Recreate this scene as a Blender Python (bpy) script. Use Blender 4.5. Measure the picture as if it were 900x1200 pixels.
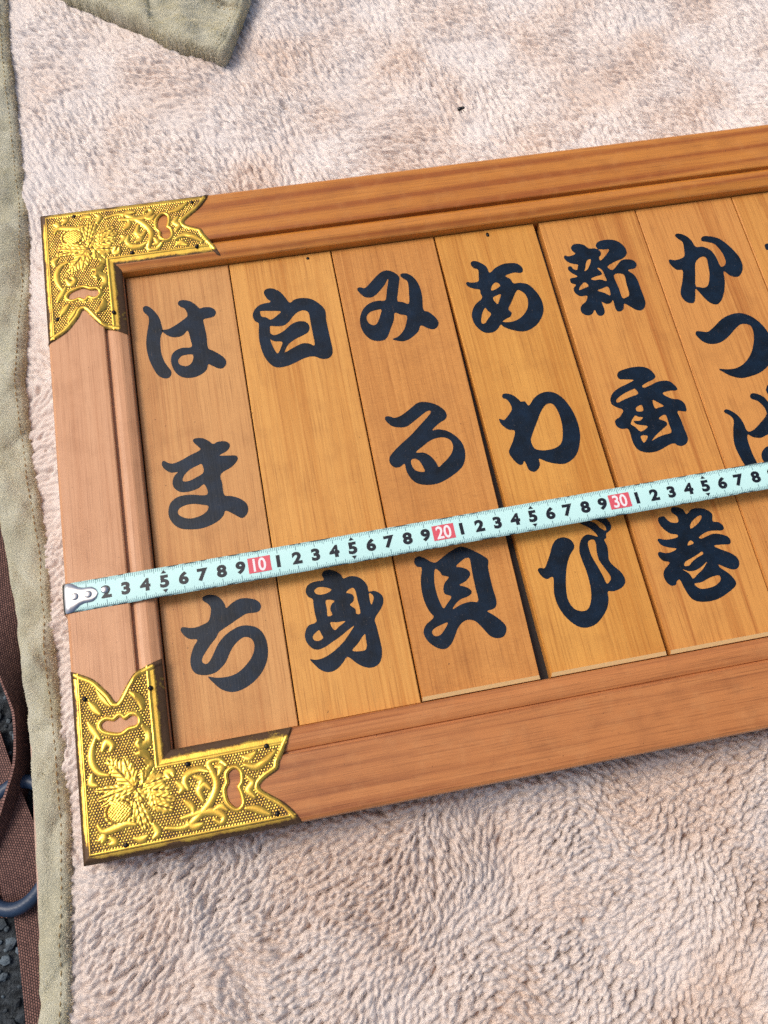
import bpy, math, random
import numpy as np
from mathutils import Vector, Matrix

for o in list(bpy.data.objects):
    bpy.data.objects.remove(o, do_unlink=True)
SC = bpy.context.scene
COL = SC.collection
S = 0.01            # everything below is written in centimetres
ZOFF = 5.6          # height of the frame's face above the asphalt, cm

# ------------------------------------------------------------------ camera
CAM_LOC=(12.6130,-38.0216,43.6453)
CAM_X=(0.981639,-0.187101,0.037132)
CAM_Y=(0.163445,0.925392,0.341958)
CAM_Z=(-0.098342,-0.329610,0.938981)
cam = bpy.data.objects.new('camera', bpy.data.cameras.new('camera'))
COL.objects.link(cam)
cam.data.sensor_fit = 'VERTICAL'
cam.data.sensor_height = 36.0
cam.data.lens = 30.0
cam.data.clip_start = 0.01
cam.data.clip_end = 200.0
cam.matrix_world = Matrix(((CAM_X[0], CAM_Y[0], CAM_Z[0], CAM_LOC[0]*S),
                           (CAM_X[1], CAM_Y[1], CAM_Z[1], CAM_LOC[1]*S),
                           (CAM_X[2], CAM_Y[2], CAM_Z[2], (CAM_LOC[2]+ZOFF)*S),
                           (0, 0, 0, 1)))
SC.camera = cam

# ------------------------------------------------------------------ sky, sun, exposure
SUN_EL, SUN_AZ = 54.0, -62.0         # azimuth measured from +y towards +x
w = bpy.data.worlds.new('World'); SC.world = w; w.use_nodes = True
wn = w.node_tree.nodes; wl = w.node_tree.links
sky = wn.new('ShaderNodeTexSky'); sky.sky_type = 'NISHITA'; sky.sun_disc = False
sky.sun_elevation = math.radians(SUN_EL); sky.sun_rotation = math.radians(SUN_AZ)
sky.air_density = 1.0; sky.dust_density = 5.0; sky.ozone_density = 1.0
wn['Background'].inputs['Strength'].default_value = 0.12
wl.new(sky.outputs['Color'], wn['Background'].inputs['Color'])
sd = bpy.data.lights.new('sun', 'SUN'); sd.energy = 1.5; sd.angle = math.radians(22); sd.color = (1.0, 0.93, 0.84)
sun = bpy.data.objects.new('sun', sd); COL.objects.link(sun)
el, az = math.radians(SUN_EL), math.radians(SUN_AZ)
sun.rotation_euler = Vector((math.sin(az)*math.cos(el), math.cos(az)*math.cos(el), math.sin(el))).to_track_quat('Z', 'Y').to_euler()
sun.location = (0, 0, 2)
SC.view_settings.view_transform = 'Standard'
SC.view_settings.look = 'None'
SC.view_settings.exposure = 0.11
SC.view_settings.gamma = 1.0
SC.view_settings.use_curve_mapping = False
SC.render.engine = 'CYCLES'
SC.cycles.use_denoising = False
SC.cycles.max_bounces = 10; SC.cycles.diffuse_bounces = 4
SC.cycles_curves.shape = 'RIBBONS'

# ------------------------------------------------------------------ helpers
rng = np.random.default_rng(11)
random.seed(5)

def lin(r, g, b):
    f = lambda c: (c/255/12.92) if c/255 <= 0.04045 else ((c/255+0.055)/1.055)**2.4
    return (f(r), f(g), f(b), 1.0)

def tag(o, label=None, cat=None, group=None, kind=None):
    if label: o['label'] = label
    if cat: o['category'] = cat
    if group: o['group'] = group
    if kind: o['kind'] = kind
    return o

def thing(name, loc, label, cat, group=None):
    o = bpy.data.objects.new(name, None); COL.objects.link(o)
    o.empty_display_size = 0.02
    o.location = (loc[0]*S, loc[1]*S, (loc[2]+ZOFF)*S)
    return tag(o, label, cat, group)

def attach(o, parent):
    o.parent = parent
    o.matrix_parent_inverse = Matrix.Translation(-Vector(parent.location))

def link(name, me, mat=None, parent=None):
    o = bpy.data.objects.new(name, me); COL.objects.link(o)
    if mat is not None and len(me.materials) == 0: me.materials.append(mat)
    if parent is not None: attach(o, parent)
    return o

def mesh(name, verts, faces, mat=None, parent=None, smooth=False, local=False):
    v = np.asarray(verts, float)*S
    if not local: v = v + np.array([0, 0, ZOFF*S])
    me = bpy.data.meshes.new(name)
    me.from_pydata(v.tolist(), [], [tuple(int(i) for i in f) for f in faces])
    me.update()
    if smooth: me.polygons.foreach_set('use_smooth', [True]*len(me.polygons))
    return link(name, me, mat, parent)

class Waves:
    """smooth pseudo noise: a sum of sine waves"""
    def __init__(self, wavelength, n=10, seed=0, spread=0.5):
        r = np.random.default_rng(seed)
        a = r.uniform(0, 2*np.pi, n); k = 2*np.pi/(wavelength*r.uniform(1-spread, 1+spread, n))
        self.kx, self.ky, self.p, self.n = np.cos(a)*k, np.sin(a)*k, r.uniform(0, 6.28, n), n
    def __call__(self, x, y):
        x = np.asarray(x, float); y = np.asarray(y, float)
        out = np.zeros(np.broadcast(x, y).shape)
        for kx, ky, p in zip(self.kx, self.ky, self.p): out += np.sin(kx*x+ky*y+p)
        return out/np.sqrt(self.n/2)

def catmull(pts, n=4, closed=True):
    P = np.asarray(pts, float); N = len(P); out = []
    for i in range(N if closed else N-1):
        if closed: a, b, c, d = P[i-1], P[i], P[(i+1) % N], P[(i+2) % N]
        else: a, b, c, d = P[max(i-1, 0)], P[i], P[i+1], P[min(i+2, N-1)]
        for k in range(n):
            t = k/n
            out.append(0.5*((2*b)+(c-a)*t+(2*a-5*b+4*c-d)*t*t+(3*b-a-3*c+d)*t**3))
    if not closed: out.append(P[-1])
    return np.array(out)

def inside(poly, x, y):
    P = np.asarray(poly, float); r = np.zeros(np.shape(x), bool); n = len(P)
    for i in range(n):
        x1, y1 = P[i]; x2, y2 = P[(i+1) % n]
        if y1 == y2: continue
        c = ((y1 > y) != (y2 > y)) & (x < (x2-x1)*(y-y1)/(y2-y1)+x1)
        r ^= c
    return r

def seg_dist(poly, x, y, closed=True):
    """distance to a polyline, nearest point and arc parameter 0..1"""
    P = np.asarray(poly, float); n = len(P); m = n if closed else n-1
    best = np.full(np.shape(x), 1e9); bx = np.zeros_like(best); by = np.zeros_like(best); bt = np.zeros_like(best)
    L = [np.hypot(*(P[(i+1) % n]-P[i])) for i in range(m)]; tot = sum(L); acc = 0
    for i in range(m):
        a, b = P[i], P[(i+1) % n]; d = b-a; l2 = max(d @ d, 1e-12)
        t = np.clip(((x-a[0])*d[0]+(y-a[1])*d[1])/l2, 0, 1)
        qx, qy = a[0]+t*d[0], a[1]+t*d[1]; dd = np.hypot(x-qx, y-qy)
        k = dd < best
        best[k] = dd[k]; bx[k] = qx[k]; by[k] = qy[k]; bt[k] = (acc+t[k]*L[i])/tot
        acc += L[i]
    return best, bx, by, bt

# ------------------------------------------------------------------ materials
class Mat:
    def __init__(self, name, rough=0.6, spec=0.5):
        self.m = bpy.data.materials.new(name); self.m.use_nodes = True
        self.t = self.m.node_tree; self.b = self.t.nodes['Principled BSDF']
        self.b.inputs['Roughness'].default_value = rough
        self.b.inputs['Specular IOR Level'].default_value = spec
    def n(self, kind, **kw):
        x = self.t.nodes.new(kind)
        for k, v in kw.items(): setattr(x, k, v)
        return x
    def l(self, a, b): self.t.links.new(a, b)
    def put(self, sock, v):
        if isinstance(v, bpy.types.NodeSocket): self.l(v, sock)
        else: sock.default_value = v
    def coords(self, scale=(100, 100, 100), loc=(0, 0, 0), rot=(0, 0, 0)):
        tc = self.n('ShaderNodeTexCoord'); mp = self.n('ShaderNodeMapping')
        mp.inputs['Scale'].default_value = scale; mp.inputs['Location'].default_value = loc; mp.inputs['Rotation'].default_value = rot
        self.l(tc.outputs['Object'], mp.inputs['Vector']); return mp.outputs[0]
    def noise(self, vec, scale=1, detail=3, rough=0.55, dist=0.0):
        x = self.n('ShaderNodeTexNoise'); self.l(vec, x.inputs['Vector'])
        x.inputs['Scale'].default_value = scale; x.inputs['Detail'].default_value = detail
        x.inputs['Roughness'].default_value = rough; x.inputs['Distortion'].default_value = dist
        return x.outputs['Fac']
    def ramp(self, fac, stops, interp='LINEAR'):
        x = self.n('ShaderNodeValToRGB'); self.l(fac, x.inputs[0]); x.color_ramp.interpolation = interp
        e = x.color_ramp.elements
        while len(e) < len(stops): e.new(0.5)
        for el, (p, c) in zip(e, stops): el.position = p; el.color = c if len(c) == 4 else (*c, 1)
        return x.outputs[0]
    def gray(self, fac, a, b): return self.ramp(fac, [(a, (0, 0, 0)), (b, (1, 1, 1))])
    def mix(self, fac, a, b, mode='MIX'):
        x = self.n('ShaderNodeMix', data_type='RGBA', blend_type=mode)
        self.put(x.inputs['Factor'], fac); self.put(x.inputs['A'], a); self.put(x.inputs['B'], b)
        return x.outputs['Result']
    def math(self, op, a, b=0.0, clamp=False):
        x = self.n('ShaderNodeMath', operation=op); x.use_clamp = clamp
        self.put(x.inputs[0], a); self.put(x.inputs[1], b); return x.outputs[0]
    def bump(self, h, strength=0.3, dist=0.0003, normal=None):
        x = self.n('ShaderNodeBump'); x.inputs['Strength'].default_value = strength; x.inputs['Distance'].default_value = dist
        self.l(h, x.inputs['Height'])
        if normal is not None: self.l(normal, x.inputs['Normal'])
        self.l(x.outputs[0], self.b.inputs['Normal']); return x.outputs[0]
    def color(self, c): self.put(self.b.inputs['Base Color'], c)

def wood(name, light, dark, deep, axis='y', seed=0, rings=0.35, ring_scale=0.5, rough=0.42, coat=0.25, cross=0.0, worn=None, lines=0.2, dist=5.0, dscale=0.8):
    M = Mat(name, rough, 0.32)
    def vec(ac, al, s):
        sc = (ac*100, al*100, ac*100) if axis == 'y' else (al*100, ac*100, ac*100)
        return M.coords(sc, (seed*7.31+s, seed*3.77-s, seed*1.9))
    A = M.noise(vec(0.42, 0.035, 1), 1, 5, 0.55, 0.6)
    B = M.noise(vec(6.5, 0.045, 2), 1, 5, 0.7, 0.08)
    C = M.noise(vec(17.0, 0.30, 3), 1, 3, 0.62)
    wv = M.n('ShaderNodeTexWave', wave_type='BANDS', bands_direction='X' if axis == 'y' else 'Y', wave_profile='SIN')
    M.l(vec(1.0, 0.10, 4), wv.inputs['Vector'])
    wv.inputs['Scale'].default_value = ring_scale; wv.inputs['Distortion'].default_value = dist
    wv.inputs['Detail'].default_value = 2.5; wv.inputs['Detail Scale'].default_value = dscale; wv.inputs['Detail Roughness'].default_value = 0.55
    ring = M.ramp(wv.outputs['Fac'], [(0.0, (1, 1, 1)), (0.16, (0.62, 0.62, 0.62)), (0.45, (0.22, 0.22, 0.22)), (1.0, (0, 0, 0))])
    f = M.math('ADD', M.math('ADD', M.math('MULTIPLY', A, 1.15), -0.2), M.math('MULTIPLY', M.math('SUBTRACT', B, 0.5), 0.95))
    E_ = M.noise(vec(2.3, 0.012, 6), 1, 5, 0.62, 0.25)
    lines_ = M.gray(E_, 0.46, 0.66)
    f = M.math('ADD', f, M.math('MULTIPLY', M.math('SUBTRACT', lines_, 0.35), lines))
    f = M.math('ADD', f, M.math('MULTIPLY', M.math('SUBTRACT', ring, 0.3), rings), True)
    col = M.ramp(f, [(0.2, light), (0.5, tuple((a+b)/2 for a, b in zip(light, dark))), (0.78, dark)])
    if cross > 0:
        sc = (14*100, 2.2*100, 100) if axis == 'x' else (2.2*100, 14*100, 100)
        D = M.noise(M.coords(sc, (seed, seed*2, 0)), 1, 3, 0.6)
        col = M.mix(M.math('MULTIPLY', M.gray(D, 0.45, 0.72), cross), col, deep)
    col = M.mix(M.math('MULTIPLY', M.gray(C, 0.52, 0.72), 0.5), col, deep)
    # stains and small knocks
    st = M.noise(M.coords((100, 100, 100), (seed*2.2, 0, 0)), 0.55, 4, 0.6)
    col = M.mix(M.math('MULTIPLY', M.gray(st, 0.50, 0.75), 0.22), col, deep)
    sp = M.noise(M.coords((100, 100, 100), (seed*5.2, 9, 0)), 5.5, 2, 0.5)
    col = M.mix(M.math('MULTIPLY', M.gray(sp, 0.74, 0.79), 0.8), col, lin(58, 36, 22))
    if worn is not None:
        wn_ = M.noise(M.coords((100, 100, 100), (seed, 4, 0)), 0.9, 5, 0.65)
        col = M.mix(M.math('MULTIPLY', M.gray(wn_, 0.5, 0.72), 0.22), col, worn)
    M.color(col)
    r = M.math('ADD', M.math('MULTIPLY', st, 0.25), rough-0.12); M.l(r, M.b.inputs['Roughness'])
    M.b.inputs['Coat Weight'].default_value = coat; M.b.inputs['Coat Roughness'].default_value = 0.3
    M.bump(M.math('ADD', M.math('MULTIPLY', B, 0.6), M.math('MULTIPLY', C, 0.5)), 0.35, 0.00018)
    return M.m

def plain(name, c, rough=0.6, metallic=0.0, spec=0.5, bump=None):
    M = Mat(name, rough, spec); M.b.inputs['Metallic'].default_value = metallic
    v = M.coords()
    nz = M.noise(v, 1.7, 5, 0.6)
    M.color(M.mix(M.math('MULTIPLY', nz, 0.35), c, tuple(k*0.72 for k in c[:3])+(1,)))
    if bump: M.bump(M.noise(v, bump[0], 3), bump[1], bump[2])
    return M.m

m_paint = Mat('navy_black_paint', 0.32, 0.36)
v = m_paint.coords()
grain = m_paint.noise(m_paint.coords((900, 40, 100)), 1, 3)
chips = m_paint.noise(v, 12, 3, 0.6)
cc = m_paint.mix(m_paint.gray(m_paint.noise(v, 1.1, 6, 0.62), 0.28, 0.78), lin(7, 15, 22), lin(18, 38, 58))
cc = m_paint.mix(m_paint.math('MULTIPLY', m_paint.gray(chips, 0.66, 0.74), 0.45), cc, lin(120, 110, 100))
scr = m_paint.noise(m_paint.coords((2600, 130, 100)), 1, 3, 0.6)
cc = m_paint.mix(m_paint.math('MULTIPLY', m_paint.gray(scr, 0.68, 0.76), 0.55), cc, lin(120, 96, 74))
m_paint.color(cc); m_paint.bump(m_paint.math('ADD', grain, m_paint.math('MULTIPLY', chips, 0.6)), 0.25, 0.00015)
m_paint.b.inputs['Coat Weight'].default_value = 0.05; m_paint.b.inputs['Coat Roughness'].default_value = 0.25
m_paint = m_paint.m

m_end = plain('pale_end_grain', lin(232, 204, 150), 0.6, bump=(8, 0.3, 0.0002))
m_back = plain('dark_backing_wood', lin(30, 26, 26), 0.55)
m_nail = plain('dark_nail_iron', lin(38, 36, 36), 0.4, 0.7)

M = Mat('gilt_brass', 0.33, 0.5)
at = M.n('ShaderNodeAttribute', attribute_name='tarnish', attribute_type='GEOMETRY')
v = M.coords()
n1 = M.noise(v, 1.3, 6, 0.65); n2 = M.noise(v, 7, 4, 0.7); n3 = M.noise(v, 14, 2, 0.5)
tar = M.math('ADD', at.outputs['Fac'], M.math('MULTIPLY', M.math('SUBTRACT', n1, 0.52), 0.95))
tar = M.math('ADD', tar, M.math('MULTIPLY', M.math('SUBTRACT', n2, 0.5), 0.7), True)
gold = M.mix(M.gray(n1, 0.35, 0.7), lin(255, 212, 92), lin(238, 184, 74))
col = M.mix(M.gray(tar, 0.34, 0.74), gold, lin(84, 60, 38))
col = M.mix(M.math('MULTIPLY', M.gray(n3, 0.71, 0.78), 0.7), col, lin(50, 34, 26))
M.color(col)
M.l(M.math('SUBTRACT', 0.80, M.math('MULTIPLY', M.gray(tar, 0.45, 0.95), 0.6)), M.b.inputs['Metallic'])
M.l(M.math('ADD', 0.28, M.math('MULTIPLY', M.gray(tar, 0.35, 0.9), 0.35)), M.b.inputs['Roughness'])
M.bump(M.math('ADD', n2, n3), 0.2, 0.00015)
m_gold = M.m

M = Mat('tape_enamel', 0.32, 0.5)
v = M.coords()
ww = M.n('ShaderNodeAttribute', attribute_name='edge', attribute_type='GEOMETRY')
nz = M.noise(M.coords((140, 500, 100)), 1, 4, 0.65); ns = M.noise(v, 0.7, 3)
chip = M.math('MULTIPLY', M.gray(nz, 0.50, 0.56), M.gray(ww.outputs['Fac'], 0.86, 0.96))
base = M.mix(M.math('MULTIPLY', ns, 0.6), lin(206, 244, 238), lin(184, 232, 228))
base = M.mix(M.math('MULTIPLY', M.gray(M.noise(v, 6, 3), 0.66, 0.8), 0.25), base, lin(120, 150, 150))
M.color(M.mix(chip, base, lin(34, 36, 40))); m_tape = M.m
m_ink = plain('black_tape_ink', lin(20, 24, 34), 0.4)
m_tick = plain('grey_tape_ticks', lin(92, 128, 136), 0.4)
m_red = plain('red_tape_ink', lin(224, 92, 104), 0.4)
m_white = plain('white_tape_ink', lin(244, 240, 240), 0.4)
m_chrome = plain('nickel_plate', lin(206, 206, 206), 0.14, 1.0)
m_rivet = plain('dull_steel', lin(120, 122, 124), 0.25, 1.0)

M = Mat('fleece_fibre', 0.95, 0.12)
at = M.n('ShaderNodeAttribute', attribute_name='tint', attribute_type='GEOMETRY')
M.color(at.outputs['Color']); M.b.inputs['Sheen Weight'].default_value = 0.2; M.b.inputs['Sheen Roughness'].default_value = 0.5
tr = M.n('ShaderNodeBsdfTranslucent'); M.l(at.outputs['Color'], tr.inputs['Color'])
mx = M.n('ShaderNodeMixShader'); mx.inputs[0].default_value = 0.25
M.l(M.b.outputs[0], mx.inputs[1]); M.l(tr.outputs[0], mx.inputs[2]); M.l(mx.outputs[0], M.t.nodes['Material Output'].inputs['Surface'])
m_fleece = M.m
M = Mat('fleece_locks', 0.95, 0.1)
at = M.n('ShaderNodeAttribute', attribute_name='tint', attribute_type='GEOMETRY')
fz = M.noise(M.coords(), 22, 3, 0.7)
M.color(M.mix(M.math('MULTIPLY', M.gray(fz, 0.45, 0.8), 0.25), at.outputs['Color'], lin(214, 190, 176)))
M.b.inputs['Sheen Weight'].default_value = 0.15; M.b.inputs['Sheen Roughness'].default_value = 0.5
M.bump(fz, 0.6, 0.0008)
m_locks = M.m
m_fleece_base = plain('fleece_backing', lin(196, 168, 152), 0.95, spec=0.1, bump=(6, 0.6, 0.002))

M = Mat('greenish_velour', 0.9, 0.15)
v = M.coords()
big = M.noise(v, 0.35, 4, 0.6, 0.5); mid = M.noise(M.coords((100, 55, 100)), 1.1, 5, 0.6, 0.6); fine = M.noise(v, 16, 3, 0.7)
sm = M.n('ShaderNodeAttribute', attribute_name='seam', attribute_type='GEOMETRY')
cc = M.mix(M.gray(big, 0.35, 0.65), lin(212, 207, 182), lin(190, 183, 150))
cc = M.mix(M.math('MULTIPLY', M.gray(mid, 0.5, 0.75), 0.5), cc, lin(158, 148, 112))
cc = M.mix(M.math('MULTIPLY', fine, 0.5), cc, lin(212, 214, 198))
cc = M.mix(M.math('MULTIPLY', M.math('MULTIPLY', sm.outputs['Fac'], M.gray(M.noise(v, 3.0, 4, 0.7), 0.3, 0.7)), 0.8), cc, lin(128, 98, 58))
M.color(cc); M.b.inputs['Sheen Weight'].default_value = 0.35; M.b.inputs['Sheen Roughness'].default_value = 0.4
M.bump(M.math('ADD', M.math('MULTIPLY', fine, 0.8), M.math('MULTIPLY', mid, 1.2)), 0.9, 0.0016)
m_velour = M.m

M = Mat('brown_webbing', 0.75, 0.3)
at = M.n('ShaderNodeUVMap')
mp = M.n('ShaderNodeMapping'); mp.inputs['Scale'].default_value = (1, 1, 1); M.l(at.outputs[0], mp.inputs[0])
ck = M.n('ShaderNodeTexBrick'); M.l(mp.outputs[0], ck.inputs['Vector'])
ck.inputs['Scale'].default_value = 3.2; ck.inputs['Mortar Size'].default_value = 0.06; ck.inputs['Brick Width'].default_value = 0.46; ck.inputs['Row Height'].default_value = 0.36
ck.inputs['Color1'].default_value = lin(146, 108, 98); ck.inputs['Color2'].default_value = lin(112, 80, 74); ck.inputs['Mortar'].default_value = lin(38, 26, 26)
M.color(ck.outputs['Color']); M.bump(M.math('SUBTRACT', 1.0, ck.outputs['Fac']), 0.8, 0.0006)
m_strap = M.m
m_thread = plain('ochre_thread', lin(186, 160, 112), 0.8)
m_ring = plain('dark_blue_plastic', lin(38, 58, 84), 0.42, bump=(4, 0.3, 0.0008))
M = Mat('asphalt', 0.85, 0.3)
v = M.coords(); a1 = M.noise(v, 2.2, 6, 0.7); a2 = M.noise(v, 9, 3)
M.color(M.mix(M.gray(a1, 0.4, 0.68), lin(34, 38, 42), lin(88, 96, 102))); M.bump(M.math('ADD', a1, M.math('MULTIPLY', a2, 0.4)), 1.0, 0.004)
m_asphalt = M.m
M = Mat('asphalt_chippings', 0.7, 0.4)
oi = M.n('ShaderNodeAttribute', attribute_name='shade', attribute_type='GEOMETRY')
M.color(M.mix(oi.outputs['Fac'], lin(36, 42, 48), lin(98, 112, 122))); M.bump(M.noise(M.coords(), 9, 4), 0.6, 0.001)
m_chip = M.m
m_bug = plain('black_insect_shell', lin(16, 16, 18), 0.3)

# ------------------------------------------------------------------ ground
gz = -ZOFF
g = mesh('asphalt_ground', [(-1500, -1500, gz), (1500, -1500, gz), (1500, 1500, gz), (-1500, 1500, gz)], [(0, 1, 2, 3)], m_asphalt)
tag(g, 'dark grey asphalt ground under the blanket', None, None, 'structure')
ico = [(0, 0, 1), (0.894, 0, 0.447), (0.276, 0.851, 0.447), (-0.724, 0.526, 0.447), (-0.724, -0.526, 0.447), (0.276, -0.851, 0.447),
       (0.724, 0.526, -0.447), (-0.276, 0.851, -0.447), (-0.894, 0, -0.447), (-0.276, -0.851, -0.447), (0.724, -0.526, -0.447), (0, 0, -1)]
icf = [(0, 1, 2), (0, 2, 3), (0, 3, 4), (0, 4, 5), (0, 5, 1), (1, 6, 2), (2, 7, 3), (3, 8, 4), (4, 9, 5), (5, 10, 1), (6, 7, 2), (7, 8, 3), (8, 9, 4), (9, 10, 5), (10, 6, 1), (7, 6, 11), (8, 7, 11), (9, 8, 11), (10, 9, 11), (6, 10, 11)]
V = []; F = []; shade = []
for k in range(2600):
    x, y = rng.uniform(-16, -2.2), rng.uniform(-60, -8)
    r = 0.10+0.24*rng.random()**2
    sc = r*rng.uniform(0.75, 1.25, 3)*np.array([1, 1, 0.7]); a = rng.uniform(0, 6.28)
    c0 = len(V); sh = rng.random()**2.4
    for p in ico:
        q = np.array(p)*sc*rng.uniform(0.8, 1.15)
        V.append((x+q[0]*math.cos(a)-q[1]*math.sin(a), y+q[0]*math.sin(a)+q[1]*math.cos(a), gz+0.10*r/0.2+q[2])); shade.append(sh)
    F += [tuple(c0+i for i in f) for f in icf]
gr = mesh('asphalt_chippings', V, F, m_chip)
gr.data.attributes.new('shade', 'FLOAT', 'POINT').data.foreach_set('value', shade)
tag(gr, 'loose grey stone chippings in the asphalt beside the blanket', 'gravel', None, 'stuff')

# ------------------------------------------------------------------ fleece blanket
FW, FH = 61.5, 37.55           # outer size of the wooden frame
PILE_Z = -3.25
_h1 = Waves(22, 9, 21); _h2 = Waves(7, 10, 22)
def ridge(x, y, pts, wid, amp):
    d, _, _, t = seg_dist(pts, x, y, False)
    return amp*np.exp(-(d/wid)**2)
HEM_EDGE = np.array([(-2.1, 40), (-2.14, 21.4), (-2.16, 16.5), (-1.8, 8.75), (-1.58, 1.7), (-1.86, -4.1), (-2.36, -9.5), (-2.14, -15.2), (-1.65, -19.5), (-1.56, -24.5), (-1.4, -31), (-1.24, -35.2), (-1.44, -38.4), (-1.82, -44.2), (-2.0, -70)])[::-1]
HEM_OUT = np.array([(-6.2, 40), (-6.1, 21), (-5.9, 8), (-5.6, -2), (-5.2, -9), (-4.6, -15), (-4.05, -19.3), (-3.54, -23.6), (-3.14, -29.7), (-3.03, -34.5), (-3.07, -38.5), (-3.31, -44), (-3.5, -70)])[::-1]
hem_in = lambda y: np.interp(y, HEM_EDGE[:, 1], HEM_EDGE[:, 0])
hem_out = lambda y: np.interp(y, HEM_OUT[:, 1], HEM_OUT[:, 0])
def blanket_z(x, y):
    x = np.asarray(x, float); y = np.asarray(y, float)
    dx = np.maximum(np.maximum(-x, x-FW), 0); dy = np.maximum(np.maximum(y, -FH-y), 0)
    far = np.clip(np.hypot(dx, dy)/5.0, 0, 1)
    z = PILE_Z+far*(0.20*_h1(x, y)+0.06*_h2(x, y))
    z = z+ridge(x, y, [(3.7, -38.6), (4.6, -41.9), (5.2, -45.7), (5.6, -50)], 0.8, 0.45)
    z = z+ridge(x, y, [(6.6, -40.4), (7.3, -43), (7.9, -47)], 0.6, 0.22)
    z = z-ridge(x, y, [(12.3, -42.0), (14, -44.1), (15.8, -45.9)], 0.45, 0.35)
    z = z-ridge(x, y, [(29.1, -47.8), (30.2, -49.9)], 0.5, 0.3)
    z = z-ridge(x, y, [(20.0, -39.0), (20.4, -42.6)], 1.0, 0.35)
    z = z-ridge(x, y, [(26, -37.5), (31, -38.5)], 2.0, 0.3)
    return z
blanket = thing('fleece_blanket', (25, -18, -3.9), 'pale pinkish fleece blanket with greenish velour hem under the wooden frame', 'blanket')
gx = np.concatenate([np.arange(-3.2, 64, 0.8)]); gy = np.arange(-62, 38, 0.8)
X, Y = np.meshgrid(gx, gy); Z = blanket_z(X, Y)
edge = X < hem_in(Y)
nx, ny = len(gx), len(gy)
V = np.stack([X, Y, Z-0.02], -1).reshape(-1, 3)
V = np.concatenate([V, V-np.array([0, 0, 0.55])])
F = []
for j in range(ny-1):
    for i in range(nx-1):
        a = j*nx+i; F.append((a, a+1, a+nx+1, a+nx)); b = a+nx*ny; F.append((b, b+nx, b+nx+1, b+1))
n0 = nx*ny
for i in range(nx-1): F.append((i, i+n0, i+1+n0, i+1)); a = (ny-1)*nx+i; F.append((a, a+1, a+1+n0, a+n0))
for j in range(ny-1): a = j*nx; F.append((a, a+nx, a+nx+n0, a+n0)); a = j*nx+nx-1; F.append((a, a+n0, a+nx+n0, a+nx))
mesh('backing_cloth', V, F, m_fleece_base, blanket, True)

# pile: tufts of fibres, each leaning with the nap
VIEW = [(-3.5, 23), (56, 16), (33, -53), (-6, -46)]
def hexgrid(x0, x1, y0, y1, s):
    ys = np.arange(y0, y1, s*0.866); out = []
    for j, yy in enumerate(ys):
        xs = np.arange(x0, x1, s)+(s/2 if j % 2 else 0); out.append(np.stack([xs, np.full_like(xs, yy)], 1))
    p = np.concatenate(out); return p+rng.normal(0, s*0.22, p.shape)
farp = hexgrid(-3, 63, -61, 37, 0.33)
farp = farp[~inside(VIEW, farp[:, 0], farp[:, 1])]
def keep(p):
    x, y = p[:, 0], p[:, 1]
    fr = (x > 0.5) & (x < FW-0.5) & (y < -0.5) & (y > -FH+0.5)
    return p[~fr & (x > hem_in(y)-0.12)]
farp = keep(farp)
_f1 = Waves(15, 9, 31); _f2 = Waves(5, 12, 32); _f3 = Waves(8, 10, 33); _pc = Waves(12, 12, 41, 0.6); _pd = Waves(4, 10, 42); _gl = Waves(22, 6, 43); _l1 = Waves(6, 10, 44)
def nap_field(x, y):
    up = y > -10
    th = np.where(up, math.radians(-50)+0.13*_f1(x, y)+0.09*_f2(x, y), math.radians(-165)+0.60*_f1(x, y)+0.34*_f3(x, y))
    s = np.clip((_pc(x, y)+0.35*_pd(x, y)-0.2)*0.38+0.35, 0, 1)
    s = s*(1-0.85*np.exp(-np.maximum(x-hem_in(y), 0)/1.8))
    s = np.clip(s+np.where(up, 0.0, 0.30), 0, 1)
    white = np.array(lin(240, 230, 223)[:3]); tan = np.array(lin(232, 213, 199)[:3])
    return up, th, (white+(tan-white)*s[..., None])*np.where(up, 0.96, 0.90)[..., None]
def fibres(P, K, R, rad, npt=5):
    x, y = P[:, 0], P[:, 1]; n = len(P)
    up, th, tint = nap_field(x, y)
    th = th+rng.normal(0, 0.13, n); L = 0.8*(1+rng.normal(0, 0.11, n)); z = blanket_z(x, y)
    d = np.stack([np.cos(th), np.sin(th)], 1); e = np.stack([-np.sin(th), np.cos(th)], 1); t = np.linspace(0, 1, npt)
    lat = (0.30*t+0.70*t**1.8)[None, :]*(L*0.9)[:, None]; hgt = (1.15*t-0.62*t**2)[None, :]*(L*0.85)[:, None]
    wid = np.interp(t, [0, 0.4, 0.8, 1], [0.85, 1.0, 0.70, 0.30])
    a = rng.uniform(0, 2*np.pi, (n, K)); rr = np.sqrt(rng.random((n, K))); oa, ob = rr*np.cos(a)*R, rr*np.sin(a)*R
    ps = np.empty((n, K, npt, 3))
    fwd = lat[:, None, :]+oa[:, :, None]*wid; sd_ = ob[:, :, None]*wid
    ps[..., 0] = x[:, None, None]+fwd*d[:, None, None, 0]+sd_*e[:, None, None, 0]
    ps[..., 1] = y[:, None, None]+fwd*d[:, None, None, 1]+sd_*e[:, None, None, 1]
    ps[..., 2] = z[:, None, None]+np.broadcast_to(hgt[:, None, :], fwd.shape)-0.3*oa[:, :, None]*wid
    ra = np.broadcast_to((rad*np.interp(t, [0, 0.6, 1], [1.0, 1.0, 0.45]))[None, None, :], (n, K, npt))
    return ps.reshape(-1, npt, 3), ra.reshape(-1), np.clip(np.repeat(tint, K, 0), 0, 1)
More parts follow.
